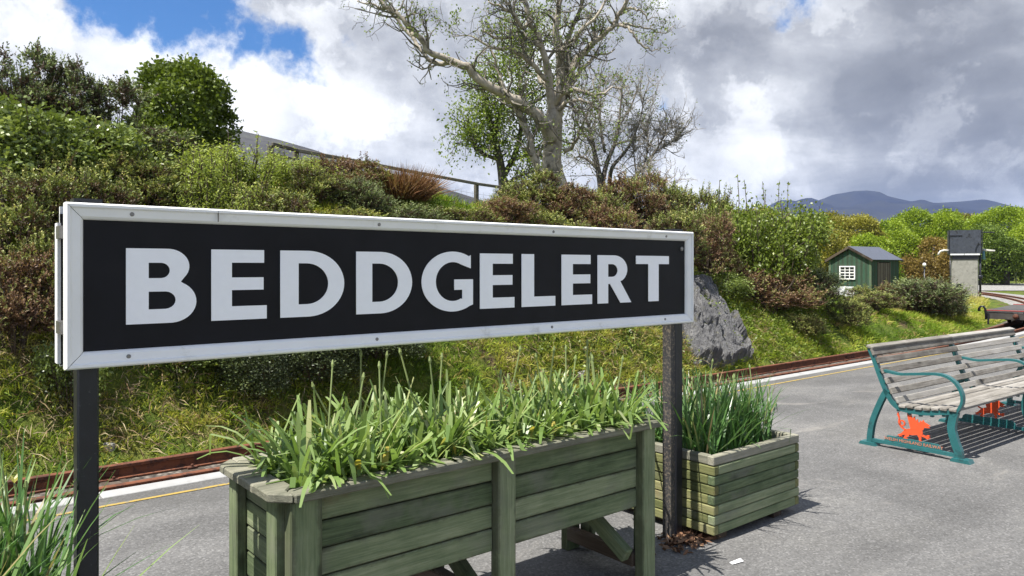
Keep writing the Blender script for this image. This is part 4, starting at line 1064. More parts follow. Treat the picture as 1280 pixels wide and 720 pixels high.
bare_thicket('bare_bush', 'leafless pale twiggy bush at the right end of the crest against the sky', 'bush', 17.5,
    [[(778, 250, 0, .05), (790, 225, 0, .042), (806, 208, 0, .034), (820, 188, 0, .024), (832, 165, 0, .012), (838, 150, 0, .005)], [(780, 240, 0, .035), (800, 226, -.2, .026), (822, 222, -.3, .018), (838, 232, -.3, .006)],
     [(804, 210, 0, .024), (810, 185, .2, .018), (808, 160, .2, .008)], [(818, 190, 0, .02), (840, 178, .1, .012), (850, 170, .1, .005)], [(795, 218, 0, .022), (792, 190, .3, .016), (788, 160, .3, .007)]], 2.6, 37, 1, .05, M['twig_pale'], 'lime_old', .75)

def crown_tree(name, label, px, ytop, hw, d, mat, seed, group=None, base_y=None, leaf=.2, dens=26, k=24, bark='bark_dark', per=7, zmin=.2, lo=.17, hi=.42):
    X_, Y_ = ray(px); x, y = X_ * d, Y_ * d; z = gz(x, y) - .1
    if base_y: z = at(px, base_y, d).z
    R = hw / F * d; H = EYE + (HZ - ytop) / F * d - z
    t_ = thing(name, label, 'tree', (x, y, z), 0, group); R *= 1.13
    me = broad_mesh(R, H, seed, leaf, leaf * .75, dens / (leaf / .2) ** 2, per, k, lo, hi, leaf * .9, zmin, .4, .1)
    link('crown', me, M[mat], t_)
    rng = random.Random(seed); mb = MB()
    mb.tube([(0, 0, -.3), (.03 * R, 0, H * .3), (-.04 * R, .03 * R, H * .6), (0, 0, H * .85)], [R * .10, R * .075, R * .05, R * .015], 8)
    for j in range(9):
        a = rng.uniform(0, 2 * PI); h0 = rng.uniform(.22, .6) * H; u = rng.uniform(.4, .8) * R
        mb.tube([(0, 0, h0), (math.cos(a) * u * .5, math.sin(a) * u * .5, h0 + H * .12), (math.cos(a) * u, math.sin(a) * u, h0 + H * rng.uniform(.16, .3))], [R * .04, R * .028, R * .01], 5, False)
    mb.build('trunk', M[bark], t_, True)
crown_tree('round_tree', 'bright green domed tree against the sky at the upper left', 222, 80, 74, 13.6, 'dome', 101, leaf=.08, dens=24, k=52, per=6, zmin=.1, lo=.13, hi=.36)
crown_tree('small_conifer', 'small dark green tree at the right end of the crest under the bare twigs', 813, 222, 20, 24, 'deep', 102, leaf=.10, k=14)
TG = 'distant trees beyond the station'
for i, (px, yt, hw, d, mt, lb, lf) in enumerate([
    (1058, 271, 42, 74, 'olive', 'olive coloured tree with thin crown behind the shed roof', .2),
    (1104, 272, 34, 86, 'lime', 'lime green tree rising behind the ridge of the shed', .24),
    (1158, 263, 44, 96, 'lime', 'tall lime green tree between the shed and the water tower', .26),
    (1212, 266, 36, 118, 'olive', 'dull green distant tree directly above the water tower tank', .3),
    (1262, 264, 46, 104, 'lime', 'yellow green tree at the right edge behind the dark tree', .28),
    (1168, 297, 42, 76, 'russet', 'russet brown tree left of the water tower', .2),
    (1256, 284, 50, 74, 'deep', 'dense dark green tree right of the water tower', .2),
    (1122, 290, 36, 80, 'lime', 'low lime tree just right of the shed roof', .22),
    (1085, 295, 34, 70, 'lime', 'low lime tree partly hidden by the shed roof', .2),
    (1200, 300, 30, 82, 'deep', 'green tree directly behind the water tower pillar', .2),
    (1304, 268, 44, 95, 'lime', 'lime green tree cut by the right edge of the frame', .26),
    (858, 252, 34, 56, 'lime', 'lime treetop behind the bank at the top right corner of the sign', .17),
    (905, 247, 34, 60, 'lime', 'lime treetop behind the bank left of the bright shrub', .17),
    (940, 254, 28, 52, 'olive', 'brownish treetop just left of the tip of the bright shrub', .17),
    (1000, 262, 34, 64, 'lime', 'lime treetop just right of the tip of the bright shrub', .18),
    (1030, 285, 30, 58, 'olive', 'low olive tree left of the shed gable', .17),
]): crown_tree('distant_tree', lb, px, yt, hw, d, mt, 110 + i, TG, leaf=lf, dens=15, k=40, per=8, zmin=.14)
# the low bright hedge shrubs along the far path
for i, (px, yt, hw, d, lb) in enumerate([(1138, 328, 26, 84, 'pale green hedge shrub beside the right wall of the shed'), (1172, 333, 24, 84, 'pale green hedge shrub by the lamp post'), (1240, 334, 26, 82, 'pale green hedge shrub just right of the water tower pillar'), (1280, 333, 26, 82, 'pale green hedge shrub at the right edge below the dark tree'), (1205, 334, 18, 84, 'pale green hedge shrub behind the water tower pillar')]):
    X_, Y_ = ray(px); z = gz(X_ * d, Y_ * d) - .1; R = hw / F * d; H = EYE + (HZ - yt) / F * d - z
    t_ = thing('hedge_shrub', lb, 'shrub', (X_ * d, Y_ * d, z), 0, 'hedge shrubs along the far path')
    link('foliage', broad_mesh(R, H, 140 + i, .16, .11, 22, 9, 20, .22, .4, .16, .1), M['willow'], t_)
    link('stems', stems_mesh(R, H, 16, random.Random(i), .03), M['stem'], t_)

# ------------------------------------------------------------------ fence on the crest
fpts = [(340, 180, 11.0), (372, 188, 11.4), (449, 202, 12.4), (525, 216.5, 13.5), (598, 230, 14.7), (640, 236, 15.4), (720, 250, 17)]
fr = [at(*p) for p in fpts]
fence = thing('wire_fence', 'weathered post and rail fence with wire mesh along the bank crest', 'fence', (fr[0].x, fr[0].y, gz(fr[0].x, fr[0].y)))
fo = fence.location.copy()
for i in range(len(fr) - 1):
    plank('rail', fence, fr[i] - fo, fr[i + 1] - fo, .045, .055, M['fence_wood'], c=.008)
    a = fr[i].copy(); b = fr[i + 1].copy(); a.z -= .16; b.z -= .16
    nrm = Vector((b - a)).cross(Vector((0, 0, 1))).normalized() * .03
    if i < 2: plank('rail', fence, a - fo + nrm, b - fo + nrm, .03, .04, M['fence_wood'], c=.008)
for i, p in enumerate(fr):
    g = gz(p.x, p.y) - .3; plank('post', fence, Vector((p.x, p.y, g)) - fo + Vector((.0, .07, 0)), Vector((p.x, p.y, p.z - .01)) - fo + Vector((.0, .07, 0)), .08, .08, M['fence_wood'], up=(1, 0, 0), c=.01)
q = MB()
for i in range(len(fr) - 1):
    a, b = fr[i] - fo, fr[i + 1] - fo
    for dz in (.2, .32, .44, .56, .68): q.tube([a - Vector((0, -.02, dz)), b - Vector((0, -.02, dz))], .0025, 3)
    nn = int((b - a).length / .15)
    for k in range(nn):
        p = a.lerp(b, k / nn); q.tube([p - Vector((0, -.02, .15)), p - Vector((0, -.02, .75))], .002, 3)
wm = q.build('wire_mesh', M['screw_metal'], fence); wm['kind'] = 'stuff'

# far mesh fence by the path
ff = thing('mesh_fence', 'low dark mesh fence beyond the pale path at the right edge', 'fence', tuple(at(1130, 352, 78)))
fo = ff.location.copy(); fo2 = []
for k in range(12):
    p = at(1126 + k * 16, 400, 78); z = gz(p.x, p.y) + .02; p.z = z; fo2.append(p)
    plank('post', ff, p - fo, p + Vector((0, 0, 1.25)) - fo, .08, .08, M['black_iron'], up=(1, 0, 0), c=.01)
q = MB()
for a, b in zip(fo2, fo2[1:]):
    for dz in (.1, .3, .5, .7, .9, 1.1, 1.2): q.tube([a + Vector((0, 0, dz)) - fo, b + Vector((0, 0, dz)) - fo], .008 if dz < 1.2 else .02, 3)
    for k in range(8):
        p = a.lerp(b, k / 8); q.tube([p - fo, p + Vector((0, 0, 1.2)) - fo], .008, 3)
o = q.build('mesh_panel', M['black_iron'], ff); o['kind'] = 'stuff'

# ------------------------------------------------------------------ station sign
def arc(cx, cy, rx, ry, a0, a1, n=14):
    return [(cx + rx * math.cos(math.radians(a0 + (a1 - a0) * i / n)), cy + ry * math.sin(math.radians(a0 + (a1 - a0) * i / n))) for i in range(n + 1)]
def E_(mid=.94, top=.95): return [[(0, 0), (1, 0), (1, .195), (.36, .195), (.36, .425), (mid, .425), (mid, .605), (.36, .605), (.36, .815), (top, .815), (top, 1), (0, 1)]]
GLY = {
    'B': [[(0, 0), (.55, 0)] + arc(.62, .285, .38, .285, -85, 62, 16) + [(.77, .555)] + arc(.58, .765, .315, .235, -40, 85, 14) + [(.52, 1), (0, 1)],
          [(.31, .19), (.31, .425), (.52, .425)] + arc(.54, .3075, .155, .1175, 85, -85, 10) + [(.52, .19)],
          [(.31, .605), (.31, .81), (.47, .81)] + arc(.485, .7075, .125, .1025, 85, -85, 10) + [(.47, .605)]],
    'E': E_(),
    'D': [[(0, 0), (.42, 0)] + arc(.42, .5, .58, .5, -88, 88, 26) + [(.42, 1), (0, 1)],
          [(.275, .19), (.275, .81), (.4, .81)] + arc(.40, .5, .34, .31, 88, -88, 22) + [(.4, .19)]],
    'G': [[(.955, .72)] + arc(.60, .5, .335, .325, 62, 298, 30) + [(.785, .205), (.785, .36), (.625, .36), (.625, .535), (1, .535), (1, .105)] + arc(.60, .5, .60, .5, 304, 58, 44)[0:] + [(.955, .945)]],
    'L': [[(0, 0), (1, 0), (1, .19), (.36, .19), (.36, 1), (0, 1)]],
    'R': [[(0, 0), (.305, 0), (.305, .40), (.36, .40), (.67, 0), (1, 0), (.665, .455)] + arc(.48, .705, .395, .295, -50, 85, 16) + [(.45, 1), (0, 1)],
          [(.305, .55), (.305, .815), (.43, .815)] + arc(.43, .6825, .155, .1325, 85, -85, 10) + [(.43, .55)]],
    'T': [[(.365, 0), (.68, 0), (.68, .82), (1, .82), (1, 1), (0, 1), (0, .82), (.365, .82)]],
}
sign = thing('station_sign', 'long black station name sign with white frame on two black posts', 'sign', (1.94, 2.66, 0))
SX, SY = 1.94, 2.66
x0, x1, z0, z1, fw = .376 - SX, 3.508 - SX, 1.231, 1.752, .052
YF = -.022                                             # front of the frame
def frame_bar(name, ax, u0, u1, v_out, v_in, parent=sign, flip=1):
    """mitred moulding; ax 'x' runs along x at height v, 'z' runs upright"""
    prof = [(0, .034), (0, .002), (.10, -.006), (.25, -.006), (.34, .002), (.55, .004), (.80, .006), (.93, .012), (1, .020), (1, .034)]
    V = []; m = len(prof)
    for e, u in ((0, u0), (1, u1)):
        for f_, y in prof:
            v = v_out + (v_in - v_out) * f_; du = f_ * fw * (1 if e == 0 else -1); uu = u + du
            V.append((uu, YF + y, v) if ax == 'x' else (v, YF + y, uu))
    Fc = [(k, (k + 1) % m, m + (k + 1) % m, m + k) for k in range(m)] + [tuple(range(m)), tuple(reversed(range(m, 2 * m)))]
    q = MB().add(V, Fc); return q.build(name, M['white_paint'], parent, fix=True)
g_ = .0012
frame_bar('frame_bar', 'x', x0 + g_, x1 - g_, z1, z1 - fw); frame_bar('frame_bar', 'x', x0 + g_, x1 - g_, z0, z0 + fw)
frame_bar('frame_bar', 'z', z0 + g_, z1 - g_, x0, x0 + fw); frame_bar('frame_bar', 'z', z0 + g_, z1 - g_, x1, x1 - fw)
panel = MB().box((x0 + .02, .0, z0 + .02), (x1 - .02, .012, z1 - .02)).build('panel', M['black_panel'], sign)
LET = [('B', .550, .769), ('E', .819, 1.015), ('D', 1.066, 1.323), ('D', 1.375, 1.632), ('G', 1.679, 1.947), ('E', 1.986, 2.186), ('L', 2.230, 2.444), ('E', 2.486, 2.698), ('R', 2.738, 2.995), ('T', 3.033, 3.309)]
lm = {}
for ch, a, b in LET:
    if ch not in lm: lm[ch] = curve_mesh('letter', GLY[ch], .0015)
    o = link('letter', lm[ch], M['letter_white'], sign); o.rotation_euler = (PI / 2, 0, 0)
    hh = .249 + (.012 if ch == 'G' else 0); o.scale = (b - a, hh, 1); o.location = (a - SX, -.0035, 1.363 - (.006 if ch == 'G' else 0))
scr = MB().lathe([(.007, 0), (.007, .003), (.005, .005)], n=10); sm_ = mesh('screw', scr.v, scr.f)
def screw(x, z, y, s=1.0):
    o = link('screw', sm_, M['screw_metal'], sign); o.rotation_euler = (PI / 2, 0, 0); o.location = (x, y, z); o.scale = (s, s, s)
for x in (.655, 1.56, 2.51, 3.36): screw(x - SX - .09, z1 - .030, YF + .006); screw(x - SX - .10, z0 + .030, YF + .006)
screw(3.425 - SX, 1.655, .0, 1.8)
# the joint across the top moulding
MB().box((.8353 - SX, YF - .0064, z1 - fw + .008), (.8362 - SX, YF + .001, z1 - .004)).build('joint', M['dark_wood'], sign)
# second board facing the other way
MB().box((x0 + .005, .105, z0 + .004), (x1 - .005, .118, z1 - .03)).build('back_panel', M['black_panel'], sign)
for (a, b) in (((x0 - .006, .085, z0 + .01), (x0 + .004, .135, z1 - .06)), ((x1 - .004, .085, z0 + .01), (x1 + .006, .135, z1 - .06))): MB().box(a, b).build('back_frame_bar', M['white_paint'], sign)
for (a, b) in (((x0 + .006, .1205, z1 - .06), (x1 - .006, .135, z1 - .005)), ((x0 + .006, .1205, z0 - .002), (x1 - .006, .135, z0 + .05))): MB().box(a, b).build('back_frame_bar', M['white_paint'], sign)
for zz in (1.36, 1.66): MB().box((x0 - .01, .014, zz - .02), (x0 + .35, .084, zz + .02)).build('spacer', M['screw_metal'], sign)
def post(xa, xb, ya, yb):
    p = thing_part('post', sign); q = MB()
    c = .006; poly = [(xa + c, ya), (xb - c, ya), (xb, ya + c), (xb, yb - c), (xb - c, yb), (xa + c, yb), (xa, yb - c), (xa, ya + c)]
    q.prism(poly, -.05, 1.757); return q.build('post', M['black_iron'], sign, fix=True)
def thing_part(n, p): return None
post(.414 - SX, .476 - SX, .013, .084)
pr = post(3.392 - SX, 3.458 - SX, .013, .084)
# pitted left flange of the right-hand post
q = MB().box((3.357 - SX, .018, -.05), (3.391 - SX, .079, 1.23)); q.build('post_flange', M['pitted_steel'], sign)
for px_ in (.445, 3.42): MB().box((px_ - SX - .04, .0145, 1.7575), (px_ - SX + .04, .083, 1.768)).build('post_bracket', M['black_iron'], sign)

# ------------------------------------------------------------------ planters
def leaves_strap(name, n, region, z, L, wd, lean, bend, seed, mat, parent, width_prof=(1, 1, 1, .95, .85, .45), clump=6, fold=.12, rim=.16, zrim=.10):
    global RG
    RG = np.random.default_rng(seed); rng = random.Random(seed); V = []; T = []
    x0_, x1_, y0_, y1_ = region; k = 0
    while k < n:
        cx, cy = rng.uniform(x0_, x1_), rng.uniform(y0_, y1_); hue = rng.gauss(.48, .1)
        for j in range(rng.randint(clump // 2, clump + 3)):
            k += 1
            p = np.array([min(x1_, max(x0_, cx + rng.gauss(0, .03))), min(y1_, max(y0_, cy + rng.gauss(0, .03))), z])
            az = rng.uniform(0, 2 * PI); h = np.array([math.cos(az), math.sin(az), 0]); th = abs(rng.gauss(0, lean)); bd = abs(rng.gauss(0, bend)) + .05
            foldat = rng.randint(2, 4) if rng.random() < fold else -1
            ln = L * rng.uniform(.6, 1.2); ns = len(width_prof) - 1; w = wd * rng.uniform(.7, 1.25)
            tw = rng.uniform(-.6, .6); side0 = np.cross(h, [0, 0, 1.0]); pts = [p]; sides = []
            tin = min(1, max(0, hue + rng.gauss(0, .14) + (.45 if rng.random() < .07 else 0)))
            for i in range(ns):
                ang = th + bd * (i + .5) / ns
                if foldat >= 0 and i >= foldat: ang += 1.5
                dv = h * math.sin(ang) + np.array([0, 0, 1.0]) * math.cos(ang); p = p + dv * ln / ns
                ox = max(x0_ - p[0], p[0] - x1_, y0_ - p[1], p[1] - y1_)
                if 0 < ox < rim and p[2] < zrim: p = np.array([p[0], p[1], zrim])
                pts.append(p)
            for i in range(ns + 1):
                a_ = tw * i / ns + az * 0; s_ = side0 * math.cos(a_) + h * math.sin(a_); sides.append(s_)
            for i in range(ns):
                a, b = pts[i], pts[i + 1]; wa, wb = w * width_prof[i] / 2, w * width_prof[i + 1] / 2
                V.append((a - sides[i] * wa, a + sides[i] * wa, b + sides[i + 1] * wb, b - sides[i + 1] * wb)); T.append(min(1, tin + .10 * (i / ns)))
    me = quads_mesh(name, np.array(V), np.array(T))
    return me
def seed_stalks(n, region, z, h, seed):
    rng = random.Random(seed); q = MB()
    for i in range(n):
        x, y = rng.uniform(region[0], region[1]), rng.uniform(region[2], region[3]); hh = h * rng.uniform(.75, 1.2); lx, ly = rng.gauss(0, .12) * hh, rng.gauss(0, .12) * hh
        q.tube([(x, y, z), (x + lx * .5, y + ly * .5, z + hh * .55), (x + lx, y + ly, z + hh)], [.0045, .004, .0035], 5)
        q.tube([(x + lx, y + ly, z + hh), (x + lx * 1.03, y + ly * 1.03, z + hh + .012), (x + lx * 1.06, y + ly * 1.06, z + hh + .03)], [.0045, .0075, .003], 5)
    return q
M['stalk'] = paint('green_flower_stalk', (.20, .25, .09), .5)

# raised long planter under the sign
pl = thing('raised_planter', 'long raised green timber planter on legs standing under the sign', 'planter', (1.95, 2.69, 0))
PX, PY = 1.95, 2.69
def pp(x, y, z): return (x - PX, y - PY, z)
GW, CW = M['green_wood'], M['cap_wood']
YA, YB, XA, XB, ZB, ZT = 2.435, 2.945, 1.0, 2.885, .365, .755
# legs: three at the front, three behind
for x in (1.055, 1.935, 2.835):
    for y, s in ((YA - .012, -1), (YB + .012, 1)):
        w = .115 if x < 1.5 else .095
        plank('leg', pl, pp(x, y, 0), pp(x, y, ZT), w, .055, GW, up=(0, s, 0), c=.005)
for y in (YA + .062, YB - .062):                       # corner posts seen from the end
    plank('end_post', pl, pp(XA - .012, y, .02), pp(XA - .012, y, ZT), .085, .04, GW, up=(-1, 0, 0), c=.005)
    plank('end_post', pl, pp(XB + .012, y, .02), pp(XB + .012, y, ZT), .085, .04, GW, up=(1, 0, 0), c=.005)
ph = (ZT - ZB) / 4
for k in range(4):
    zc = ZB + ph * (k + .5)
    for (a, b) in ((1.11, 1.886), (1.984, 2.786)):
        plank('side_plank', pl, pp(a, YA + .012 + .002 * (k % 2), zc), pp(b, YA + .012 + .002 * (k % 2), zc), ph - .005, .028, GW, up=(0, -1, 0), c=.005)
        plank('side_plank', pl, pp(a, YB - .012, zc), pp(b, YB - .012, zc), ph - .005, .028, GW, up=(0, 1, 0), c=.005)
    for x, s in ((XA + .022, -1), (XB - .022, 1)):
        plank('end_plank', pl, pp(x, YA + .03, zc), pp(x, YB - .03, zc), ph - .005, .026, GW, up=(s, 0, 0), c=.005)
for x in (1.3, 1.65, 2.25, 2.6): plank('floor_board', pl, pp(x, YA + .03, ZB + .02), pp(x, YB - .03, ZB + .02), .33, .025, M['dark_wood'])
MB().box(pp(XA + .04, YA + .03, ZB + .04), pp(XB - .04, YB - .03, ZT - .05)).build('soil', M['soil'], pl)
# coping boards with clipped corners
cx0, cx1, cy0, cy1, cw, ch = .935, 2.915, 2.375, 3.005, .085, .07
def cap(poly, dz=0.0):
    q = MB().prism([(a - PX, b - PY) for a, b in poly], ZT + dz, ZT + .032 + dz); o = q.build('cap_board', CW, pl, fix=True)
    bmd = o.modifiers.new('bevel', 'BEVEL'); bmd.width = .005; bmd.segments = 1; return o
cap([(cx0 + ch, cy0), (cx1 - .01, cy0), (cx1 - .01, cy0 + cw), (cx0 + ch + .03, cy0 + cw), (cx0 + ch, cy0 + cw * .8)])
cap([(cx0 + ch, cy1 - cw), (cx1 - .01, cy1 - cw), (cx1 - .01, cy1), (cx0 + ch, cy1)])
cap([(cx0, cy0 + ch), (cx0 + ch - .004, cy0 + .004), (cx0 + ch - .004, cy0 + cw * .8), (cx0 + cw + .02, cy0 + cw + .03), (cx0 + cw + .02, cy0 + .20), (cx0, cy0 + .20)], .002)
cap([(cx0, cy0 + .203), (cx0 + cw + .02, cy0 + .203), (cx0 + cw + .02, cy1 - cw - .003), (cx0 + ch - .004, cy1 - cw - .003), (cx0 + ch - .004, cy1 - .004), (cx0, cy1 - ch)], -.001)
cap([(cx1 - .10, cy0 + cw + .002), (cx1, cy0 + cw + .002), (cx1, cy1 - cw - .002), (cx1 - .10, cy1 - cw - .002)], .001)
# underframe
for x in (1.935, 2.80):
    plank('cross_rail', pl, pp(x + (.0 if x > 2 else 0), YA + .02, .10), pp(x, YB - .02, .10), .07, .05, M['dark_wood'], up=(1, 0, 0))
    plank('brace', pl, pp(x - .06, YA + .02, .13), pp(x - .06, YB - .08, ZB - .005), .07, .05, GW, up=(1, 0, 0))
plank('brace', pl, pp(1.50, YA + .06, ZB + .01), pp(1.89, YA + .06, .12), .07, .045, M['dark_wood'], up=(0, -1, 0))
daff = thing('daffodil_leaves', 'mass of pale green strap leaves filling the long raised planter', 'plants', (1.95, 2.69, .70))
lf = link('leaves', leaves_strap('leaves', 1500, (XA + .07 - PX, XB - .06 - PX, YA + .05 - PY, YB - .06 - PY), -.01, .33, .0185, .36, 1.05, 51, 'daff', None, zrim=.092, fold=.34), M['daff'], daff); lf['kind'] = 'stuff'
lf = link('leaves', leaves_strap('leaves', 300, (XA + .05 - PX, XB - .05 - PX, YA + .03 - PY, YA + .16 - PY), .0, .21, .023, .55, 1.2, 52, 'daff', None, clump=4, zrim=.092), M['daff'], daff); lf['kind'] = 'stuff'
seed_stalks(26, (1.2 - PX, 2.8 - PX, 2.5 - PY, 2.85 - PY), .0, .40, 5).build('flower_stalks', M['stalk'], daff)['kind'] = 'stuff'

def square_planter(name, label, X0, X1, Y0, Y1, seed, n, lab2, L, grp):
    cx, cy = (X0 + X1) / 2, (Y0 + Y1) / 2
    t_ = thing(name, label, 'planter', (cx, cy, 0), 0, grp)
    nl = 8; z0_ = .045; hh = (.49 - z0_) / nl; tk = .045
    hx, hy = (X1 - X0) / 2, (Y1 - Y0) / 2; rng = random.Random(seed)
    for k in range(nl):
        zc = z0_ + hh * (k + .5); j = lambda: rng.uniform(-.003, .003)
        lap = k % 2
        ex = 0 if lap else tk; ey = tk if lap else 0
        mm = M['green_wood'] if k < nl - 1 else CW
        ml = M['green_wood_b'] if k < nl - 1 else CW
        plank('timber', t_, (-hx + ex, -hy + tk / 2 + j(), zc), (hx - ex, -hy + tk / 2 + j(), zc), tk, hh - .004, mm, c=.005)
        plank('timber', t_, (-hx + ex, hy - tk / 2 + j(), zc), (hx - ex, hy - tk / 2 + j(), zc), tk, hh - .004, mm, c=.005)
        plank('timber', t_, (-hx + tk / 2 + j(), -hy + ey, zc), (-hx + tk / 2 + j(), hy - ey, zc), tk, hh - .004, ml, c=.005)
        plank('timber', t_, (hx - tk / 2 + j(), -hy + ey, zc), (hx - tk / 2 + j(), hy - ey, zc), tk, hh - .004, ml, c=.005)
    for x in (-hx + .12, hx - .2):
        plank('bearer', t_, (x, -hy + .03, .0225), (x, hy - .03, .0225), .09, .045, M['dark_wood'])
    MB().box((-hx + tk + .002, -hy + tk + .002, .05), (hx - tk - .002, hy - tk - .002, .43)).build('soil', M['soil'], t_)
    p = thing('bulb_leaves', lab2, 'plants', (cx, cy, .43), 0, None)
    lf = link('leaves', leaves_strap('leaves', n, (-hx + .07, hx - .07, -hy + .07, hy - .07), 0, L, .0125, .40, .45, seed, 'spike', None, (1, 1, .95, .85, .6, .1), 9, .03, .10, .072), M['spike'], p); lf['kind'] = 'stuff'
    seed_stalks(26, (-hx + .1, hx - .1, -hy + .1, hy - .1), 0, L * .9, seed + 1).build('flower_stalks', M['stalk'], p)['kind'] = 'stuff'
square_planter('square_planter', 'square planter of stacked green timbers right of the sign post', 3.486, 4.385, 2.481, 3.25, 61, 820, 'upright narrow dark green leaves in the square planter right of the sign', .43, 'square timber planters')
square_planter('square_planter', 'square timber planter in the bottom left corner by the left sign post', -.49, .405, 2.23, 2.995, 62, 860, 'tall thin green leaves in the bottom left corner by the sign post', .52, 'square timber planters')
# a few pale faded blooms on the left clump
for i, (px, py, d) in enumerate([(18, 604, 2.75), (97, 612, 2.6), (4, 606, 2.8)]):
    p = at(px, py, d); rng = random.Random(i); V = []
    fl = thing('faded_daffodil', ['faded pale yellow flower at the left edge above the leaves', 'drooping dry flower head in front of the left sign post', 'pale flower cut by the left edge of the frame'][i], 'flower', (p.x, p.y, p.z))
    for k in range(6):
        a = k * PI / 3; V.append(((0, 0, 0), (.012 * math.cos(a - .5), .012 * math.sin(a - .5), .018), (.024 * math.cos(a), .024 * math.sin(a), .03), (.012 * math.cos(a + .5), .012 * math.sin(a + .5), .018)))
    link('petals', quads_mesh('petals', np.array(V), np.full(6, .92)), M['daff'], fl)
    MB().tube([(0, 0, .0), (.01, -.01, -.10), (.02 - .10, -.04, -.32)], [.004, .004, .005], 5).build('stem', M['stalk'], fl)

# dead leaves round the foot of the right post
RG = np.random.default_rng(97)
n = 240; P = np.stack([3.40 + RG.normal(size=n) * .09, 2.61 + RG.normal(size=n) * .045, .004 + RG.random(n) * .02], 1)
tag(link('leaf_litter', quads_mesh('leaf_litter', leaf_quads(P, unit(RG.normal(size=(n, 3)) * np.array([1, 1, .25])), RG.uniform(.03, .07, n), .022), RG.random(n)), M['litter']), 'small heap of brown dead leaves at the foot of the right sign post', 'dead leaves', kind='stuff')
q = MB().add([(3.318, 2.25, .005), (3.40, 2.235, .006), (3.41, 2.262, .012), (3.33, 2.275, .005)], [(0, 1, 2, 3)]); tag(q.build('paper_scrap', M['white_plastic']), 'small white scrap lying on the asphalt right of the planters', 'scrap')

# ------------------------------------------------------------------ benches
def text_mesh(name, s, size, ext=.001):
    cu = bpy.data.curves.new(name, 'FONT'); cu.body = s; cu.size = size; cu.extrude = ext; cu.align_x = 'CENTER'; cu.align_y = 'CENTER'; cu.resolution_u = 3
    return to_mesh(name, cu)
def ell(cx, cy, a, b, rot=0, n=16):
    r_ = math.radians(rot); return [(cx + a * math.cos(q) * math.cos(r_) - b * math.sin(q) * math.sin(r_), cy + a * math.cos(q) * math.sin(r_) + b * math.sin(q) * math.cos(r_)) for q in [2 * PI * k / n for k in range(n)]]
DRAGON = [                                                     # outlines of the pieces of the heraldic beast, head to the right
    ell(.46, .33, .26, .105, 6), ell(.66, .36, .12, .12, 30),                                                     # trunk and chest
    [(.62, .40), (.70, .36), (.80, .46), (.83, .54), (.90, .53), (.99, .55), (.93, .585), (1.0, .62), (.92, .665), (.84, .70), (.79, .78), (.76, .71), (.70, .74), (.72, .64), (.66, .52)],   # neck and head
    [(.42, .40), (.60, .42), (.70, .58), (.73, .72), (.65, .66), (.63, .78), (.56, .71), (.545, .86), (.47, .77), (.43, .92), (.385, .83), (.33, 1.0), (.31, .88), (.345, .70), (.38, .55)],   # wing
    [(.02, .92), (.0, .82), (.035, .74), (.06, .68), (.085, .71), (.075, .78), (.055, .84), (.05, .90)],            # barbed tail end
    [(.66, .36), (.76, .30), (.86, .27), (.92, .31), (.99, .30), (.95, .255), (1.0, .225), (.94, .21), (.95, .17), (.89, .19), (.84, .215), (.70, .24)],      # raised fore leg
    [(.60, .30), (.70, .27), (.745, .18), (.73, .09), (.80, .055), (.82, .0), (.77, .02), (.74, -.02), (.71, .03), (.66, .0), (.675, .08), (.67, .17)],        # standing fore leg
    [(.28, .36), (.40, .26), (.36, .17), (.27, .11), (.33, .08), (.36, .03), (.30, .05), (.26, .01), (.24, .055), (.18, .03), (.205, .10), (.25, .19), (.22, .27)],   # hind leg
    [(.22, .34), (.30, .27), (.24, .20), (.13, .165), (.16, .12), (.11, .14), (.075, .10), (.07, .15), (.01, .145), (.05, .185), (.13, .23)],                  # trailing hind leg
]
def tail_ring(c, r0, r1, n=20): return [(c[0] + r1 * math.cos(2 * PI * k / n), c[1] + r1 * math.sin(2 * PI * k / n)) for k in range(n)], [(c[0] + r0 * math.cos(2 * PI * k / n), c[1] + r0 * math.sin(2 * PI * k / n)) for k in range(n)]
def rx(pts): return [(y - 2.66, z) for y, z in pts]
def sp2(pts, k=5): return [(p.x, p.y) for p in spline([(a, b, 0) for a, b in pts], k)]
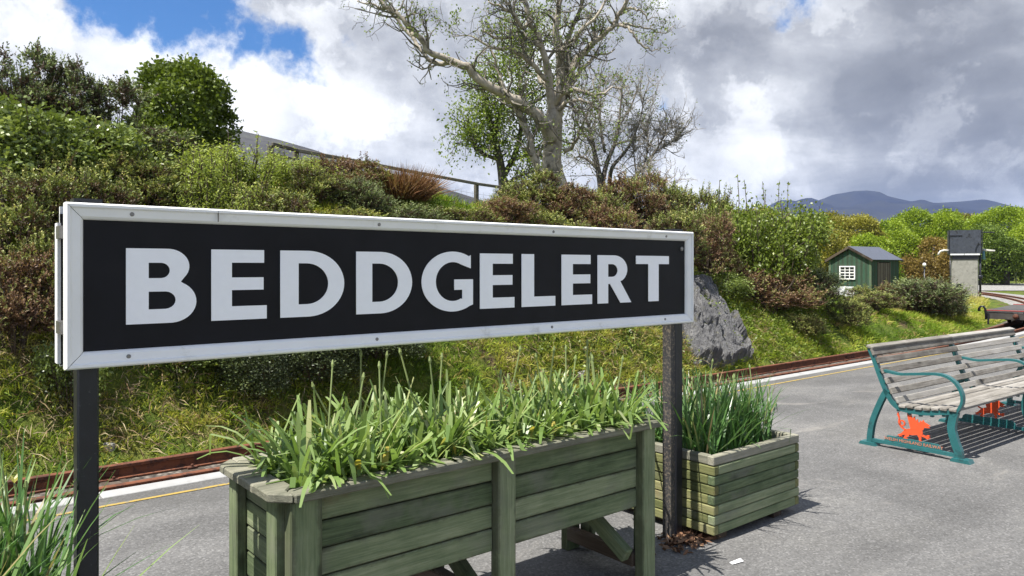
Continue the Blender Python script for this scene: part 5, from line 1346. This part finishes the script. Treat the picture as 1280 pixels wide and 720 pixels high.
def end_frame(x, t_, iron, emblem, k, plate):
    h = .022; q = MB()
    q.ribbon(sp2(rx([(3.024, .02), (3.018, .10), (2.998, .21), (2.95, .34), (2.90, .45), (2.872, .495)])), .045, x - h, x + h)                     # rear leg
    q.ribbon(sp2(rx([(3.026, .845), (2.985, .75), (2.945, .64), (2.905, .54), (2.865, .455), (2.82, .39), (2.76, .355), (2.66, .345), (2.55, .348), (2.43, .372), (2.35, .385)])), .034, x - h, x + h)   # back and seat bearer
    q.ribbon(sp2(rx([(2.335, .39), (2.352, .32), (2.358, .25), (2.335, .15), (2.31, .08), (2.30, .015)])), [.058] * 26, x - h, x + h)              # front leg
    q.ribbon(rx([(3.0, .045), (2.31, .045)]), .028, x - h * .8, x + h * .8)                                                                      # stretcher
    for y in (3.03, 2.285): q.prism([(y - 2.66 - .075, 0), (y - 2.66 + .075, 0), (y - 2.66 + .06, .028), (y - 2.66 - .06, .028)], x - .045, x + .045, 0)
    for y, z in ((2.965, .735), (2.93, .655), (2.895, .57), (2.855, .49), (2.78, .34), (2.69, .325), (2.60, .325), (2.51, .335), (2.42, .352)):
        q.prism([(y - 2.66 - .012, z - .012), (y - 2.66 + .012, z - .012), (y - 2.66 + .012, z + .012), (y - 2.66 - .012, z + .012)], x - .012, x + .012, 0)
    fr_ = q.build('end_frame', iron, t_, fix=True)
    a = MB(); arm = sp2(rx([(2.935, .665), (2.86, .655), (2.77, .645), (2.68, .655), (2.58, .668), (2.47, .678), (2.39, .665), (2.325, .618), (2.285, .545), (2.282, .47), (2.315, .40), (2.345, .36)]))
    a.ribbon(arm, .020, x - .024, x + .024); a.build('armrest', iron, t_, fix=True)
    d = MB()
    fx = lambda pts: [(.132 - b * .267, .088 + c_ * .256) for b, c_ in pts]
    for n_, pc in enumerate(DRAGON):
        e_ = .0035 + n_ * .0003; d.prism(fx(pc), x - e_, x + e_, 0)
    ring = [(.15 + .085 * math.cos(q), .56 + .085 * math.sin(q)) for q in [2 * PI * k / 14 + 1.9 for k in range(14)]]
    d.ribbon(fx([(.07, .69), (.055, .60), (.075, .50)] + ring[3:] + ring[:2] + [(.10, .47), (.15, .42), (.26, .36)]), .011, x - .0065, x + .0065)
    d.build('dragon_emblem', emblem, fr_, fix=True)
    pm = MB().prism(rx([(2.90, .058), (2.43, .058), (2.44, .082), (2.465, .108), (2.87, .108), (2.89, .09)]), x - .008, x + .008, 0).build('name_plate', iron, fr_, fix=True)
    if plate:
        tm = text_mesh('lettering', 'WELSH HIGHLAND RAILWAY', .036)
        o = link('lettering', tm, M['plate_letter'], fr_); o.matrix_basis = Matrix(((0, 0, -1, x - .0095), (-1, 0, 0, .0), (0, 1, 0, .082), (0, 0, 0, 1))); 
def bench(label, loc, rz, L, nfr, wood, iron, emblem, plate):
    t_ = thing('park_bench', label, 'bench', loc, rz, None)
    xs_ = [.03 + (L - .06) * i / (nfr - 1) for i in range(nfr)]
    for i, x in enumerate(xs_): end_frame(x, t_, iron, emblem, i, plate and i == 0)
    rng = random.Random(int(L * 100))
    def slat(name, c, up, w, th):
        for i in range(nfr - 1):
            a = xs_[i] + (.004 if i else -.035); b = xs_[i + 1] - (.004 if i < nfr - 2 else -.035); e = rng.uniform(-.003, .003)
            plank(name, t_, (a, c[0] + e, c[1] + e), (b, c[0] + e, c[1] + e), w, th, wood, up=(0, up[0], up[1]), c=.005)
    bk = [(2.958, .737), (2.921, .654), (2.885, .571), (2.845, .488), (2.795, .418)]
    for i, (y, z) in enumerate(bk): slat('back_slat', (y - 2.66 - .012, z + .008), (-1, .42), .053, .022)
    slat('top_rail', (3.015 - 2.66, .858), (-.25, 1), .062, .026); slat('back_slat', (2.990 - 2.66, .812), (-1, .42), .06, .022)
    for i in range(7):
        y = 2.742 - i * .066; z = .380 + (.0 if i < 3 else (i - 2) * .007)
        slat('seat_slat', (y - 2.66, z), (0, 1), .056, .024)
    return t_
bench('long weathered grey slatted bench with teal iron ends and orange dragon emblems', (6.475, 2.66, 0), math.radians(-2.3), 3.15, 3, M['grey_wood'], M['teal_iron'], M['orange_paint'], True)

# flat wagon on the track, its near end showing behind the bench
wt = 24.6; wp_ = trk(wt, 0); an = (wt - XC) / RC
wg = thing('flat_wagon', 'low grey flat wagon with red edging standing on the curved track behind the bench', 'wagon', (wp_[0], wp_[1], -.098), an)
for s_ in (-.66, .66): MB().box((.06, s_ - .06, .16), (4.6, s_ + .06, .34)).build('side_sill', M['black_iron'], wg)
for x_ in (.0, 4.6): MB().box((x_, -.78, .14), (x_ + .058, .78, .33)).build('headstock', M['charcoal_wood'], wg)
for x_ in (-.006, 4.60): MB().box((x_, -.80, .385), (x_ + .06, .80, .40)).build('edge_strip', M['red_paint'], wg)
for k in range(20): plank('deck_board', wg, (.1 + k * .235, -.79, .362), (.1 + k * .235, .79, .362), .225, .042, M['charcoal_wood'])
MB().box((-.012, -.79, .338), (-.001, .79, .384)).build('end_plate', M['tank_black'], wg)
for x_ in (.9, 3.7):
    ax_ = MB().tube([(x_, -.36, .16), (x_, .36, .16)], .035, 8).build('axle', M['rust_dark'], wg)
    for s_ in (-.325, .325):
        wl = MB().tube([(x_, s_ - .03, .16), (x_, s_ + .03, .16)], .155, 20); wl.tube([(x_, s_ - .045 * (1 if s_ > 0 else -1), .16), (x_, s_ - .03 * (1 if s_ > 0 else -1), .16)], .18, 20); wl.build('wheel', M['rust_dark'], ax_)
MB().tube([(-.05, .74, .12), (-.06, .74, .30), (-.08, .75, .44), (-.10, .79, .50), (-.10, .86, .50), (-.10, .90, .44), (-.10, .90, .36)], [.025, .03, .03, .03, .03, .035, .04], 8).build('brake_pipe', M['black_iron'], wg, True)
MB().box((-.03, .66, -.02), (-.002, .71, .30)).build('lamp_bracket', M['black_iron'], wg)
MB().tube([(-.18, 0, .24), (0, 0, .24)], .07, 10).build('coupling', M['rust_dark'], wg, True)

# ------------------------------------------------------------------ green shed
p = at(1089, 366, 36.5); q_ = at(1037, 366, 38.28); sz = gz(p.x, p.y) - .05
shed = thing('garden_shed', 'small dark green timber shed with grey roof and white window', 'shed', (p.x, p.y, sz), 0)
# directions: gable wall runs to the left of the near corner, door wall to the right
ga = (q_ - p); ga.z = 0; gw = ga.length; gdir = ga.normalized()
wdir = Vector((gdir.y, -gdir.x, 0)); 
if wdir.dot(at(1124, 366, 38.5) - p) < 0: wdir = -wdir
ddv = at(1124, 366, 39.2) - p
shed_d = 2.67
shed.rotation_euler = (0, 0, math.atan2(gdir.y, gdir.x))       # local x = along the gable to the left, local y = along the door wall
sgn = 1 if (Matrix.Rotation(-shed.rotation_euler.z, 3, 'Z') @ wdir).y > 0 else -1
eave, apex = 2.02, 2.62
def sl(x, y, z): return Vector((x, sgn * y, z))
nb = 9
for k in range(nb):                                             # boards of the gable wall
    x = (k + .5) * gw / nb; top = eave + (apex - eave) * (1 - abs(x - gw / 2) / (gw / 2)) - .05
    plank('wall_board', shed, sl(x, 0, 0), sl(x, 0, top), gw / nb - .006, .03, M['shed_green'], up=(0, -sgn, 0))
    plank('wall_board', shed, sl(x, shed_d, 0), sl(x, shed_d, top), gw / nb - .006, .03, M['shed_green'], up=(0, sgn, 0))
for k in range(9):
    y = (k + .5) * shed_d / 9
    if 2 <= k <= 5: plank('wall_board', shed, sl(0, y, 1.86), sl(0, y, eave - .02), shed_d / 9 - .006, .03, M['shed_green'], up=(-1, 0, 0))
    else: plank('wall_board', shed, sl(0, y, 0), sl(0, y, eave - .02), shed_d / 9 - .006, .03, M['shed_green'], up=(-1, 0, 0))
    plank('wall_board', shed, sl(gw, y, 0), sl(gw, y, eave - .02), shed_d / 9 - .006, .03, M['shed_green'], up=(1, 0, 0))
for x, y in ((-.02, -.0), (gw + .02, 0), (-.02, shed_d), (gw + .02, shed_d)): plank('corner_trim', shed, sl(x + (.05 if x < 1 else -.05), y - .026, 0), sl(x + (.05 if x < 1 else -.05), y - .026, eave - .03), .13, .02, M['shed_trim'], up=(0, -sgn, 0))
for s in (0, 1):
    xe = -.16 if s == 0 else gw + .16; sl_ = (apex - eave) / (gw / 2)
    a = Vector((xe, 0, eave - .16 * sl_ + .03)); b = Vector((gw / 2, 0, apex + .03))
    for k in range(3):
        y0_ = -.14 + k * (shed_d + .28) / 3; y1_ = y0_ + (shed_d + .28) / 3 - .006; mid = (y0_ + y1_) / 2
        n_ = Vector((-(b.z - a.z), 0, (b.x - a.x))); n_ = n_ if n_.z > 0 else -n_
        plank('roof_sheet', shed, sl(a.x, mid, a.z), sl(b.x, mid, b.z), y1_ - y0_, .03, M['roof_felt'], up=tuple(n_))
    for yy in (-.15, shed_d + .15): plank('bargeboard', shed, sl(a.x, yy, a.z - .05), sl(b.x, yy, b.z - .05), .03, .12, M['dark_wood'], up=(0, 0, 1))
wx0, wx1, wz0, wz1 = gw * .36, gw * .74, .98, 1.66
win = MB(); b_ = .055
win.box((wx0, -.075 * sgn if sgn > 0 else .03, wz0), (wx1, -.03 * sgn if sgn > 0 else .075, wz0 + b_)); win.box((wx0, -.075 if sgn > 0 else .03, wz1 - b_), (wx1, -.03 if sgn > 0 else .075, wz1))
ya_, yb_ = (-.073, -.03) if sgn > 0 else (.03, .073)
win.box((wx0, ya_, wz0 + b_), (wx0 + b_, yb_, wz1 - b_)); win.box((wx1 - b_, ya_, wz0 + b_), (wx1, yb_, wz1 - b_))
wo = win.build('window', M['white_paint'], shed)
bars = MB()
ya2, yb2 = (-.062, -.036) if sgn > 0 else (.036, .062)
for k in (1, 2): x = wx0 + b_ + (wx1 - wx0 - 2 * b_) * k / 3; bars.box((x - .016, ya2, wz0 + b_), (x + .016, yb2, wz1 - b_))
ya3, yb3 = (-.0605, -.037) if sgn > 0 else (.037, .0605)
for k in (1, 2, 3): z = wz0 + b_ + (wz1 - wz0 - 2 * b_) * k / 4; bars.box((wx0 + b_, ya3, z - (.022 if k == 2 else .014)), (wx1 - b_, yb3, z + (.022 if k == 2 else .014)))
bars.build('glazing_bars', M['white_paint'], wo)
for i in range(3):
    for j in range(4):
        xa = wx0 + b_ + (wx1 - wx0 - 2 * b_) * i / 3; za = wz0 + b_ + (wz1 - wz0 - 2 * b_) * j / 4
        ya4, yb4 = (-.035, -.024) if sgn > 0 else (.024, .035)
        MB().box((xa + .002, ya4, za + .002), (xa + (wx1 - wx0 - 2 * b_) / 3 - .002, yb4, za + (wz1 - wz0 - 2 * b_) / 4 - .002)).build('pane', M['glass'], wo)
d0, d1 = shed_d * 2 / 9, shed_d * 6 / 9
door = MB().box((-.012, min(sgn * d0, sgn * d1) + .02, .05), (.008, max(sgn * d0, sgn * d1) - .02, 1.83)).build('door', M['door_wood'], shed)
for k in range(5):
    y = d0 + .05 + (d1 - d0 - .1) * (k + .5) / 5
    plank('door_board', door, sl(-.022, y, .06), sl(-.022, y, 1.82), (d1 - d0 - .1) / 5 - .008, .018, M['door_wood'], up=(-1, 0, 0), c=.003)
MB().lathe([(.03, 0), (.03, .02), (.02, .04)], sl(-.045, (d0 + d1) / 2, .95)).build('handle', M['black_iron'], door)
for y in (d0, d1): plank('door_frame', shed, sl(-.03, y, 0), sl(-.03, y, 1.87), .06, .03, M['door_wood'], up=(-1, 0, 0))
# white panel leaning among the bushes by the shed
p2 = at(1053, 372, 33.5); z = gz(p2.x, p2.y)
wp = thing('white_panel', 'white panel half hidden in the bushes beside the shed', 'panel', (p2.x, p2.y, z), math.radians(-50))
plank('sheet', wp, (-.5, 0, .3), (.5, 0, .3), .05, .6, M['white_plastic'], c=.01)
plank('brace', wp, (-.15, -.06, 0), (.12, -.06, .62), .05, .06, M['white_plastic'], up=(0, -1, 0))

# ------------------------------------------------------------------ water tower
p = at(1205, 368, 40); z = gz(p.x, p.y)
tw_ = thing('water_tower', 'concrete water tower with square black tank beside the curving track', 'water tower', (p.x, p.y, z), math.radians(-65.0))
K = 40 / F
q = MB(); hw_ = .60
c = .04; q.prism([(-hw_ + c, -.55), (hw_ - c, -.55), (hw_, -.55 + c), (hw_, .55 - c), (hw_ - c, .55), (-hw_ + c, .55), (-hw_, .55 - c), (-hw_, -.55 + c)], -.3, 2.05); q.build('pillar', M['concrete'], tw_, fix=True)
MB().box((-.62, -.58, 2.05), (.62, .58, 2.28)).build('pillar_cap', M['black_iron'], tw_)
for xx in ((-.70, -.06), (-.04, .66)): MB().box((xx[0], -.66, 2.28), (xx[1], -.60, 2.36)).build('bearer_beam', M['white_plastic'], tw_)
MB().box((-.70, -.58, 2.29), (.70, .62, 2.37)).build('tank_base', M['black_iron'], tw_)
q = MB(); c = .03; q.prism([(-.73 + c, -.65), (.73 - c, -.65), (.73, -.65 + c), (.73, .65 - c), (.73 - c, .65), (-.73 + c, .65), (-.73, .65 - c), (-.73, -.65 + c)], 2.37, 3.62); tk_ = q.build('tank', M['tank_black'], tw_, fix=True)
for xx in (-.78, .74): MB().box((xx, -.67, 2.37), (xx + .04, -.60, 3.64)).build('corner_angle', M['black_iron'], tk_)
MB().box((-.735, -.68, 3.30), (-.15, -.652, 3.35)).build('rail_bar', M['black_iron'], tk_)
MB().tube([(.70, -.3, 3.50), (1.25, -.35, 3.48), (1.35, -.35, 3.46)], .03).build('level_arm', M['black_iron'], tk_)
MB().tube([(.45, -.69, 2.45), (.48, -.69, 2.7), (.60, -.69, 2.95)], .02).build('chain', M['black_iron'], tk_)
q = MB().tube([(-.72, -.2, 2.52), (-.95, -.2, 2.55), (-1.12, -.2, 2.50), (-1.2, -.2, 2.38), (-1.22, -.2, 2.28)], [.07, .065, .06, .06, .05], 8); q.build('overflow_pipe', M['pipe_white'], tw_, True)
MB().tube([(.72, -.2, 2.55), (.90, -.2, 2.56), (1.10, -.25, 2.52), (1.38, -.3, 2.50)], [.06, .06, .055, .05], 8).build('delivery_pipe', M['pipe_white'], tw_, True)
MB().tube([(.86, -.2, 2.5), (.88, -.2, 2.25), (.87, -.2, 2.05)], [.07, .07, .09], 8).build('hose', M['pipe_blue'], tw_, True)
MB().tube([(.70, -.40, 2.3), (.70, -.40, .0)], .055, 8).build('down_pipe', M['black_iron'], tw_, True)
MB().lathe([(.07, 0), (.11, .03), (.11, .17), (.07, .2)], (.70, -.40, 1.02)).build('valve', M['black_iron'], tw_, True)
MB().tube([(-.68, -.40, 2.3), (-.68, -.40, .0)], .03, 8).build('conduit', M['black_iron'], tw_, True)
MB().tube([(-.62, -.62, .0), (-.62, -.62, .55), (-.45, -.62, .62), (-.42, -.62, .35)], .035, 8).build('stand_pipe', M['pipe_white'], tw_, True)
MB().box((-.42, -.64, .25), (-.18, -.56, .75)).build('meter_box', M['black_iron'], tw_)
# lamp post by the path
p = at(1155.5, 352, 50); z = gz(p.x, p.y)
lp = thing('lamp_post', 'slim black lamp post with white globe left of the water tower', 'lamp post', (p.x, p.y, z))
MB().lathe([(.09, 0), (.09, .3), (.05, .36), (.035, 1.55)], n=10).build('pole', M['black_iron'], lp, True)
MB().box((-.16, -.16, .05), (.16, .16, .62)).build('base_box', M['black_iron'], lp)
MB().lathe([(.035, 1.55), (.10, 1.60), (.04, 1.66)], n=10).build('collar', M['black_iron'], lp, True)
MB().lathe([(.03, 1.66), (.09, 1.70), (.12, 1.78), (.09, 1.87), (.03, 1.91)], n=10).build('globe', M['white_globe'], lp, True)

# ------------------------------------------------------------------ air
hz_ = MB().box((-5600, -5600, -1.6), (5600, 5600, 420))
m = bpy.data.materials.new('air'); m.use_nodes = True; m.node_tree.nodes.clear(); t = NT(m.node_tree)
pv = t.new('ShaderNodeVolumePrincipled', {'Color': (.42, .58, 1.0), 'Density': .0001, 'Anisotropy': .2})
ou = t.new('ShaderNodeOutputMaterial'); t.l.new(pv.outputs[0], ou.inputs['Volume'])
tag(hz_.build('haze', m), kind='stuff')
